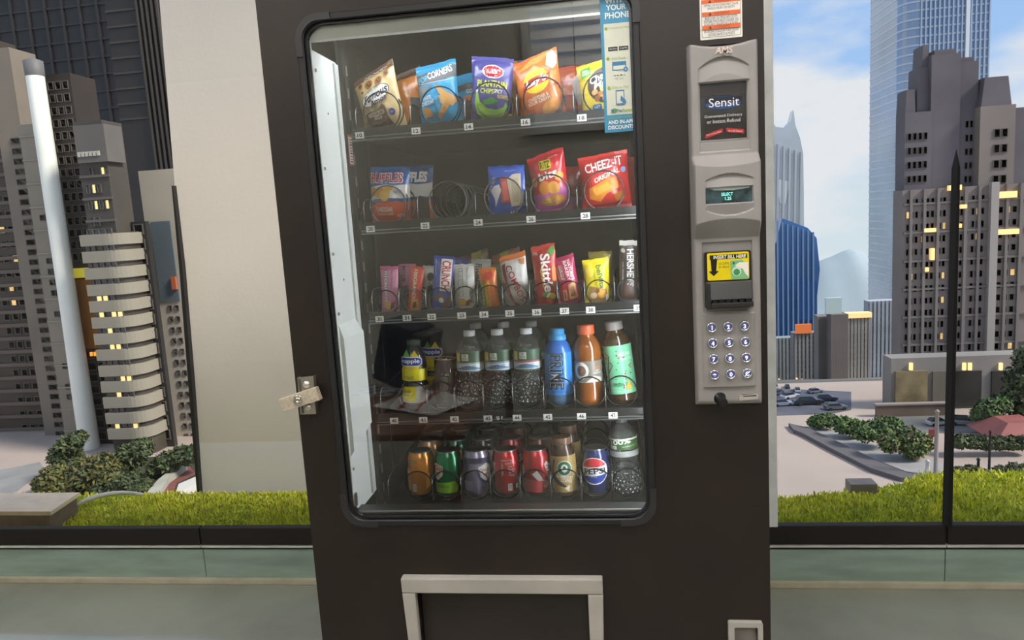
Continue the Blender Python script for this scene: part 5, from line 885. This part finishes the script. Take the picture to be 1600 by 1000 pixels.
windows(t, x0 + .5, x1 - 1.5, Y + .98, zt_ + .5, zt_ + (zu-zt_)*.62, 4, 4, .7, .55, seed=11, lit=.12, skip=.2)
MB().box(x0 + .3, x1 - .6, Y + .4, Y + 4, zu - 5.4, zu - .6).build('roof_box', mat('roof_box', '#65605a', .7, var=.1, scale=.1), t)
for k in range(6): MB().box(x0 + .5 + .55*k, x0 + .9 + .55*k, Y + .25, Y + .4, zu - 4.6, zu - 4.0).build('sign_letter_box', mat('roof_sign_pale', '#b5b0a2', .6), t)
Y = 91; t, x0, x1, z0, z1 = block('dark_glass_strip_tower', 'dark slim tower with stacked blue-grey windows left of the concrete pier', 224, 247, 345, Y, mat('strip_dark', '#2b2826', .5, var=.15, scale=.08), pyref=500, depth=.8)
windows(t, x0 + .3, x1 - .3, Y, zr(690, Y, 240), z1, 1, 15, .9, .7, glass=mat('blue_grey_glass', '#2b303a', .2), seed=12)
Y = 96; t, x0, x1, z0, z1 = block('grey_apartment_tower', 'grey apartment tower with paired small windows against the concrete pier', 246, 330, 262, Y, mat('apartment_grey', '#b3a896', .75, var=.1, scale=.06), pyref=500)
windows(t, xr(271, Y, 560), xr(292, Y, 560), Y, zr(690, Y, 280), zr(420, Y, 280), 2, 16, .6, .5, seed=13, lit=.05); MB().box(x0 + 1.0, x0 + 4.0, Y - .2, Y, zr(470, Y, 270), zr(345, Y, 265)).build('blue_panel', mat('panel_slate', '#5f686c', .4), t)
MB().box(xr(271, Y, 440), xr(278, Y, 440), Y - .6, Y, zr(452, Y, 272), zr(432, Y, 272)).build('orange_sign', mat('orange_sign', '#b5603c', .5), t)

# ---- right side
glz = mat('tower_glass', '#9fb0c4', .10, metal=.55, var=.12, scale=.03, spec=.8)
Y = 300; t = thing('glass_tower', 'very tall pale blue glass skyscraper with fine floor lines', 'skyscraper', (0, 0, 0), GR)
x0, x1 = xr(1408, Y, 300), xr(1537, Y, 300); zt_ = zr(-160, Y, 1450); zb_ = GZ - .235*190 - 20; rd = 6; dp = side_depth(1408, 1358, Y, 300)
pl_ = [(x0 + rd - rd*math.cos(a), Y + rd - rd*math.sin(a)) for a in [PI/2*i/6 for i in range(7)]] + [(x1, Y), (x1, Y + dp), (x0, Y + dp)]
MB().prismz(pl_, zb_, zt_).build('glass_shell', glz, t)
cx, cy = (x0+x1)/2, Y + dp/2
fl = MB().prismz([(cx + (x-cx)*1.008, cy + (y-cy)*1.016) for x, y in pl_], -.32, .32).build('floor_band', mat('tower_band', '#c9d2dc', .3, metal=.3), data=True)
for k in range(95): o = link('floor_band', fl, t); o.location.z = zt_ - 1.5 - 3.15*k
fi = MB().box(-.22, .22, -.9, 0, zb_, zt_).build('fin', mat('tower_fin', '#b5c2d2', .25, metal=.4), data=True)
for k in range(16): o = link('fin', fi, t); o.location = (x0 + rd + (x1-x0-rd)*k/15, Y, 0)
MB().box(xr(1503, Y, 200), xr(1509, Y, 200), Y - 1.2, Y, zr(160, Y, 1500), zt_).build('bright_seam', mat('tower_seam', '#dfe4ea', .3), t)
# stepped dark building
Y = 132; t = thing('stepped_tower', 'dark grey-brown stepped tower block with many small windows on the right', 'building', (0, 0, 0), GR)
fm = mat('stepped_facade', '#857a73', .8, var=.10, scale=.07); fm2 = mat('stepped_upper', '#625c60', .8, var=.15, scale=.1)
def mass(px0, px1, pyt, pyb, dy, m, name='wing', taper=0):
    a, b = xr(px0, Y, 300), xr(px1, Y, 300); zz0, zz1 = zr(pyb, Y, 1500), zr(pyt, Y, 1500); yy = Y + dy; d = 4; tp = taper*(b-a)
    MB().hexa([(a, yy, zz0), (b, yy, zz0), (b - tp, yy + tp*.4, zz1), (a + tp, yy + tp*.4, zz1)], [(a, yy + d, zz0), (b, yy + d, zz0), (b - tp, yy + d, zz1), (a + tp, yy + d, zz1)]).build(name, m, t)
    return a, b, zz0, zz1, yy
mass(1410, 1640, 292, 640, 0, fm, 'main_block')
a1 = mass(1420, 1462, 168, 300, 2, fm2); mass(1424, 1440, 130, 170, 3, fm2, taper=.1); mass(1443, 1468, 95, 200, 3.5, fm2, taper=.08); mass(1452, 1465, 58, 120, 4, fm2, 'spire', .18)
mass(1462, 1508, 78, 300, 2.5, fm2); mass(1468, 1502, 70, 100, 3, fm2, 'parapet'); mass(1510, 1538, 92, 300, 3, fm2); mass(1514, 1534, 84, 96, 4, fm2, 'parapet')
mass(1533, 1588, 168, 300, 1, fm); mass(1536, 1584, 122, 170, 1.5, fm2, 'mansard_roof', .12); mass(1582, 1640, 172, 300, 3, fm2, 'wing', .04)
for pxa, nc in ((1413, 3), (1436, 3), (1462, 2), (1489, 3), (1513, 3), (1554, 3)):
    w_ = {1413: 20, 1436: 22, 1462: 14, 1489: 20, 1513: 22, 1554: 32}[pxa]
    windows(t, xr(pxa, Y, 450), xr(pxa + w_, Y, 450), Y, zr(552, Y, 1500), zr(302, Y, 1500), nc, 13, .78, .55, frame=mat('stepped_frame', '#837b76', .7), glass=mat('stepped_glass', '#3e383a', .3, var=.3, scale=.1), lit=.045, seed=pxa)
windows(t, xr(1556, Y, 230), xr(1580, Y, 230), Y + 1, zr(292, Y, 1560), zr(195, Y, 1560), 2, 4, .8, .55, seed=44); windows(t, xr(1520, Y, 230), xr(1534, Y, 230), Y + 3, zr(290, Y, 1520), zr(180, Y, 1520), 2, 5, .7, .5, seed=45); windows(t, xr(1424, Y, 230), xr(1458, Y, 230), Y + 2, zr(290, Y, 1440), zr(200, Y, 1440), 4, 4, .7, .5, seed=46)
ribs(t, xr(1410, Y, 450), xr(1600, Y, 450), Y, zr(600, Y, 1500), zr(292, Y, 1500), 9, mat('stepped_rib', '#7d7571', .75), .45, .5, 'pilaster')
MB().box(xr(1540, Y, 450), xr(1552, Y, 450), Y - 1.0, Y, zr(600, Y, 1545), zr(285, Y, 1545)).build('pale_pilaster', mat('pale_pilaster', '#a39b95', .7), t)
bands(t, xr(1410, Y, 450), xr(1640, Y, 450), Y, zr(600, Y, 1500), zr(292, Y, 1500), 7, mat('stepped_ledge', '#77706b', .75), .35, .35, 'ledge')
for px, py, w_, h_ in ((1556, 300, 30, 10), (1553, 359, 36, 8), (1480, 290, 20, 8), (1498, 320, 10, 6), (1442, 357, 18, 6), (1452, 388, 6, 18), (1490, 350, 10, 6), (1443, 418, 6, 6)):
    MB().box(xr(px, Y, py), xr(px + w_, Y, py), Y - .7, Y, zr(py + h_, Y, px), zr(py, Y, px)).build('lit_bay', mat('lit_bay', '#ffcf86', .5, emit=.9), t)
# podium in front of it
Y = 101; t, x0, x1, z0, z1 = block('podium', 'low grey podium with warm shopfronts at the foot of the stepped tower', 1392, 1660, 556, Y, mat('podium_grey', '#87817b', .75, var=.1, scale=.08), depth=3, pyref=600, zb=GZ, group=None)
for px, w_, m_ in ((1398, 50, mat('shop_warm', '#8a7a58', .5, var=.3, scale=.3)), (1456, 22, mat('shop_dim', '#6b6458', .5)), (1486, 46, mat('shop_dark', '#272725', .2)), (1548, 34, mat('shop_dark', '#272725', .2))):
    MB().box(xr(px, Y, 600), xr(px + w_, Y, 600), Y - .3, Y, GZ + .3, zr(580, Y, px)).build('shopfront', m_, t)
for k, px in enumerate((1420, 1503, 1512, 1560)): MB().box(xr(px, Y, 575), xr(px + 5, Y, 575), Y - .3, Y, zr(578, Y, px), zr(567, Y, px)).build('lit_window', wl, t)
f0 = 97.5; t = thing('planter_terrace', 'long low brown terrace wall in front of the shopfronts', 'terrace', (0, 0, 0))
MB().box(xr(1370, f0, 640), xr(1482, f0, 640), f0, f0 + .6, GZ, GZ + 1.6).build('wall_face', mat('terrace_brown', '#6b5a4e', .8, var=.15, scale=.3), t); MB().box(xr(1368, f0, 640), xr(1484, f0, 640), f0 - .15, f0 + .75, GZ + 1.6, GZ + 1.8).build('coping', mat('terrace_coping', '#8c8078', .8), t)
# twisted pale tower and blue tower beside the machine
Y = 360; t = thing('curved_crown_tower', 'pale glass tower with a pointed curved crown just right of the machine', 'skyscraper', (0, 0, 0), GR)
pt2 = [(1150, 560), (1258, 560), (1256, 300), (1255, 240), (1250, 215), (1243, 196), (1240, 172), (1235, 190), (1226, 200), (1212, 198), (1200, 182), (1180, 175), (1150, 175)]
MB().prism([(at(*q, Y).x, at(*q, Y).z) for q in pt2], Y, Y + 6).build('glass_shell', mat('crown_glass', '#cdd5da', .2, metal=.3, var=.12, scale=.03), t)
MB().prism([(at(*q, Y).x, at(*q, Y).z) for q in ((1214, 280), (1234, 284), (1226, 320), (1218, 318))], Y - .6, Y).build('bright_pane', mat('bright_pane', '#dfe2e2', .3), t)
for k in range(5):
    a, b = at(1216 + 9*k, 225 + 3*k, Y), at(1212 + 9*k, 480, Y); MB().hexa([(b.x - .5, Y - .8, b.z), (b.x + .5, Y - .8, b.z), (a.x + .5, Y - .8, a.z), (a.x - .5, Y - .8, a.z)], [(b.x - .5, Y, b.z), (b.x + .5, Y, b.z), (a.x + .5, Y, a.z), (a.x - .5, Y, a.z)]).build('fin', mat('crown_fin', '#c3cace', .3), t)
Y = 280; t = thing('blue_glass_tower', 'deep blue glass building with a slanted top right of the machine', 'building', (0, 0, 0), GR)
MB().prism([(at(*q, Y).x, at(*q, Y).z) for q in ((1180, 620), (1278, 620), (1276, 470), (1281, 420), (1276, 372), (1262, 356), (1222, 341), (1212, 380), (1180, 400))], Y, Y + 8).build('glass_shell', mat('blue_glass', '#3f6ea6', .18, metal=.35, var=.15, scale=.04), t)
for k in range(8): 
    a = at(1214 + 8*k, 345 + 2.5*k, Y); b = at(1214 + 8*k, 560, Y); MB().box(a.x - .3, a.x + .3, Y - .7, Y, b.z, a.z).build('fin', mat('blue_fin', '#6f8fb4', .3), t)
MB().box(at(1248, 430, Y).x, at(1276, 430, Y).x, Y - .6, Y, at(1260, 500, Y).z, at(1260, 440, Y).z).build('dark_blue_panel', mat('dark_blue_panel', '#234f86', .2), t)
# residential towers down the street, distance haze mixed into their pale colours
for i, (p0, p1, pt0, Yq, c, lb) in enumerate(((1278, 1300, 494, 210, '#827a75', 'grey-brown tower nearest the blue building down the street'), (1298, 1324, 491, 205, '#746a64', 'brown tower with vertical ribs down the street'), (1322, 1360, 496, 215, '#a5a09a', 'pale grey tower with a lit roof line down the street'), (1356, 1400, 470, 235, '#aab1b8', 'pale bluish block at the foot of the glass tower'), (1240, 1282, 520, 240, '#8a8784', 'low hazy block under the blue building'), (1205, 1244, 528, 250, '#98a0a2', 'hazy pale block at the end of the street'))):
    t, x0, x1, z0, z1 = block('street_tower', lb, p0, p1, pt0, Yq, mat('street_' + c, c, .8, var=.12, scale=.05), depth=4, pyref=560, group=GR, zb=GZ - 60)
    ribs(t, x0, x1, Yq, z0, z1, 7, mat('street_rib_' + c, c, .7, var=.3, scale=.03, dark='#5d5752'), .7, .6); bands(t, x0, x1, Yq, zr(640, Yq, p0), z1, 16, mat('street_band', '#8f8983', .7), .4, .4)
    if i == 2: MB().box(x0, x1, Yq - 1, Yq + 2, z1, z1 + 1.4).build('lit_roof_line', mat('roof_line_lit', '#ffc98a', .5, emit=.8), t)
    if i == 1: MB().box(x0 - 1, x0 + 3.2, Yq + 1, Yq + 2, z1, z1 + 4.5).build('billboard', mat('billboard_pale', '#c3d6d2', .5), t)
    if i == 4: MB().box(x0 + .5, x1 - 3, Yq - 1, Yq, z1, z1 + 3).build('orange_sign', mat('street_orange', '#d9743c', .5, emit=.35), t)
    if i in (4, 5):
        for k in range(5): MB().box(x0 + (x1-x0)*(k+.3)/5, x0 + (x1-x0)*(k+.6)/5, Yq - 1, Yq, zr(594 + 2*k, Yq, p0), zr(590 + 2*k, Yq, p0)).build('lit_window', wl, t)
# distant hill
hm = MB(); Yh = 1700
def hill(u, v):
    px = 1100 + 420*u; top_ = 462 - 62/(1 + math.exp(-(px - 1315)/22)) - 8*noise.noise(Vector((px*.03, 0, 0)))
    a = at(px, 640, Yh); b = at(px, top_, Yh); return (a.x, Yh + 260*v, a.z + (b.z - a.z)*math.sin(v*PI/2))
hm.grid(hill, 40, 10)
tag(hm.build('hill', mat('hill_haze_grey', '#a3b0b4', .9, var=.06, scale=.004)), 'hill with distance haze painted into its pale colour, far behind the street', 'hill')  # the pale colour carries the distance haze

# ---- vegetation on the plaza
leafm = {}
def leaves(key, c): return mat('leaf_' + key, c, .65, var=.25, scale=.8)
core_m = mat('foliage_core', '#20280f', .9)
def crown(parent, lobes, size, n, mats_, seed, name='foliage'):
    r_ = random.Random(seed); m = MB(); c = MB()
    for (cx, cy, cz, rx, ry, rz) in lobes:
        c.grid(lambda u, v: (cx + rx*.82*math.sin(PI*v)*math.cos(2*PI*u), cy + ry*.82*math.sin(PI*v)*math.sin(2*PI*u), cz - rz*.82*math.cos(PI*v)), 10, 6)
        for _ in range(n):
            z = r_.uniform(-1, 1); a = r_.uniform(0, 2*PI); q = math.sqrt(1 - z*z); d = Vector((q*math.cos(a), q*math.sin(a), z)); s = r_.uniform(.82, 1.06)
            p = Vector((cx + d.x*rx*s, cy + d.y*ry*s, cz + d.z*rz*s)); e1 = Vector((r_.uniform(-1, 1), r_.uniform(-1, 1), r_.uniform(-1, 1))).normalized(); e2 = e1.cross(d + Vector((.1, .2, .3))).normalized(); w = size*r_.uniform(.6, 1.2)
            m.add([p - e1*w, p + e2*w*.5, p + e1*w, p - e2*w*.5], [(0, 1, 2, 3)], r_.randrange(len(mats_)))
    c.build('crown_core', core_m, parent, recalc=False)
    o = m.build(name, mats_, parent, recalc=False); o['kind'] = 'stuff'; return o
def tree(label, px, pyb, blobs, pal, seed, name='tree', cat='tree', group='trees and bushes outside', trunk=True, zb=GZ):
    """px, pyb: foot of the trunk on the plaza; blobs: (px, py, radius in px) of the crown"""
    f = atz(px, pyb, zb); t = thing(name, label, cat, f, group); lobes = []
    for bx, by, rad in blobs:
        p = at(bx, by, f.y); r_ = rad * mpp(p); lobes.append((p.x - f.x, 0, p.z - f.z, r_, r_, r_*.85))
    crown(t, lobes, .34 if name == 'tree' else .26, 420, pal, seed)
    if trunk: MB().tube([(0, 0, 0), (lobes[0][0]*.3, .1, lobes[0][2]*.5), (lobes[0][0], 0, lobes[0][2])], [.28, .22, .12], 7).build('trunk', mat('bark', '#4a3c30', .9), t)
    return t
dk = [leaves('a', '#44502a'), leaves('b', '#364624'), leaves('c', '#525a2a')]; ol = [leaves('d', '#5b5a24'), leaves('e', '#4a5224'), leaves('f', '#6b6228')]; md = [leaves('g', '#4a6a2c'), leaves('h', '#3c5a28'), leaves('i', '#5f7a34')]
tree('dark green tree rising highest among the left shrubs', 108, 752, ((108, 697, 20), (96, 712, 20), (122, 684, 13), (112, 724, 22)), dk, 1)
tree('olive bushy tree in the middle of the left shrubs', 140, 768, ((140, 738, 30), (160, 728, 24), (118, 748, 26), (176, 742, 22)), ol, 2)
tree('olive bush leaning over the stone bench', 82, 772, ((84, 746, 22), (70, 756, 18), (100, 758, 20)), ol, 3)
tree('dark green tree below the balcony tower', 205, 750, ((205, 712, 24), (222, 700, 18), (192, 722, 20)), dk, 4)
tree('dark hedge tree beside the concrete pier', 270, 745, ((262, 722, 20), (285, 712, 18), (304, 708, 16), (246, 732, 16)), dk, 5)
tree('dark bush above the white edging strip', 205, 772, ((205, 752, 20), (222, 758, 14), (185, 758, 18), (160, 764, 16)), dk, 6)
for i, (px, pb, bl_, lb) in enumerate(((1287, 672, ((1280, 658, 13), (1296, 657, 13), (1270, 660, 8)), 'small clipped bush farthest down the pavement'), (1322, 686, ((1318, 664, 16), (1334, 668, 16)), 'rounded green bush second down the pavement'), (1362, 702, ((1352, 674, 20), (1376, 670, 22), (1395, 664, 14)), 'broad green bush in the middle of the hedge row'), (1408, 720, ((1392, 690, 20), (1416, 684, 22), (1438, 692, 20), (1425, 700, 20)), 'large olive bush nearest in the hedge row'))):
    tree(lb, px, pb, bl_, md if i < 3 else ol + md, 20 + i, 'bush', 'bush', trunk=False)
tree('large dark tree at the right edge of the view', 1596, 672, ((1598, 590, 26), (1590, 615, 22), (1610, 560, 24), (1602, 640, 24)), dk, 31)
tree('small green tree left of the large dark tree', 1548, 676, ((1545, 640, 20), (1562, 632, 18), (1532, 648, 14)), md + dk, 32)
tree('low clipped hedge in front of the red roof', 1545, 712, ((1500, 690, 13), (1520, 691, 13), (1540, 692, 13), (1560, 692, 13), (1580, 692, 13), (1600, 692, 13)), dk, 33, 'hedge', 'hedge', trunk=False)
tree('dark bush mound behind the grass right of the post', 1515, 752, ((1500, 740, 12), (1518, 738, 13), (1534, 741, 10)), dk + ol, 34, 'bush', 'bush', trunk=False)
tree('dark bush mound behind the grass at the right edge', 1585, 748, ((1565, 738, 12), (1585, 736, 14), (1605, 736, 14)), dk, 35, 'bush', 'bush', trunk=False)
# ---- cars
def car(label, px, py, length_px, col, ang):
    f = atz(px, py, GZ); k = length_px * mpp(f) / 4.4
    t = thing('car', label, 'car', f, 'cars on the street outside', (0, 0, math.radians(ang))); m = mat('car_' + col, col, .3, coat=.5, metal=.3)
    MB().prism([(x*k, z*k) for x, z in ((-2.2, .3), (2.2, .3), (2.2, .75), (1.4, .9), (-2.1, .95), (-2.2, .7))], -.85*k, .85*k).build('car_body', m, t, bevel=.06*k)
    MB().hexa([(-1.9*k, -.75*k, .93*k), (1.1*k, -.75*k, .9*k), (.4*k, -.65*k, 1.45*k), (-1.4*k, -.65*k, 1.45*k)], [(-1.9*k, .75*k, .93*k), (1.1*k, .75*k, .9*k), (.4*k, .65*k, 1.45*k), (-1.4*k, .65*k, 1.45*k)]).build('cabin', mat('car_glass', '#20242a', .15), t, bevel=.05*k)
    for wx in (-1.35, 1.35):
        for wy in (-.85, .85): MB().lathe([(.33*k, -.1*k), (.33*k, .1*k)], 14).build('wheel', mat('tyre', '#151515', .8), t).matrix_basis = Matrix.Translation((wx*k, wy*k, .33*k)) @ Matrix.Rotation(PI/2, 4, 'X')
for i, (px, py, l_, c, a, lb) in enumerate(((1222, 634, 34, '#8c93a8', 8, 'silver-blue car nearest the machine'), (1262, 632, 44, '#2b2f3c', 4, 'dark car parked nearest the bushes'), (1234, 622, 30, '#c9ccd4', 30, 'white car second in the street'), (1216, 616, 26, '#4a5068', 60, 'slate blue car farther down the street'), (1290, 626, 34, '#39404f', 0, 'dark slate car beside the tower foot'), (1246, 612, 22, '#b9bcc4', 80, 'silver car at the head of the street'), (1230, 606, 18, '#363c4c', 80, 'tiny dark car at the end of the street'), (1212, 606, 18, '#d3d3d6', 80, 'tiny white car at the end of the street'), (1274, 614, 24, '#6b7488', 20, 'blue-grey car under the hazy block'), (1306, 640, 34, '#55585c', 5, 'grey car just behind the farthest bush'), (1506, 664, 44, '#8b8b90', -20, 'grey car behind the hedge on the right'), (1466, 664, 36, '#c3c3bf', 10, 'white car left of the glazing post'))):
    car(lb, px, py, l_, c, a)
# ---- pavilion, posts
f = atz(1590, 700, GZ); P = thing('pavilion', 'small pavilion with a dull red roof at the right edge', 'pavilion', f); k = mpp(f)
MB().hexa([(-38*k, -1, 14*k), (40*k, -1, 14*k), (30*k, 1, 38*k), (-8*k, 1, 36*k)], [(-38*k, 6, 14*k), (40*k, 6, 14*k), (30*k, 4, 38*k), (-8*k, 4, 36*k)]).build('roof', mat('roof_red', '#8f5049', .7, var=.1, scale=.5), P)
for dx in (-34, 0, 34): MB().box(dx*k - .12, dx*k + .12, -.6, -.3, 0, 15*k).build('post', mat('pavilion_post', '#3a3431', .7), P)
MB().box(-36*k, 38*k, -.4, -.2, 0, 4*k).build('rail', mat('pavilion_rail', '#6b6058', .7), P)
def post(name, label, px, pyb, pyt, w, m, cat='post'):
    f = atz(px, pyb, GZ); tp = at(px, pyt, f.y); return tag(MB().lathe([(w*1.8, 0), (w*1.6, .3), (w, .5), (w*.8, tp.z - f.z - .3), (w*1.3, tp.z - f.z - .2), (w*.3, tp.z - f.z)], 10, o=tuple(f)).build(name, m), label, cat)
post('lamp_post', 'thin black lamp post in front of the hedge on the right', 1545, 745, 672, .13, mat('post_black', '#141312', .5))
post('lamp_post', 'short black bollard left of the thin lamp post', 1528, 742, 715, .16, mat('post_black', '#141312', .5))
post('bollard', 'white bollard on the pavement left of the glazing post', 1449, 742, 718, .22, mat('bollard_white', '#cbc8c4', .5))
post('sign_post', 'pale sign post just left of the glazing post', 1462, 745, 640, .22, mat('post_pale', '#8e8781', .6))
f = atz(1456, 700, GZ); s = mpp(f)
tag(MB().lathe([(.08, 0), (.08, 20*s)], 8).box(-5*s, 5*s, -.1, .1, 18*s, 30*s).build('red_sign', mat('sign_red', '#8c3a3c', .5)), 'small red sign beside the pale sign post', 'sign').location = f
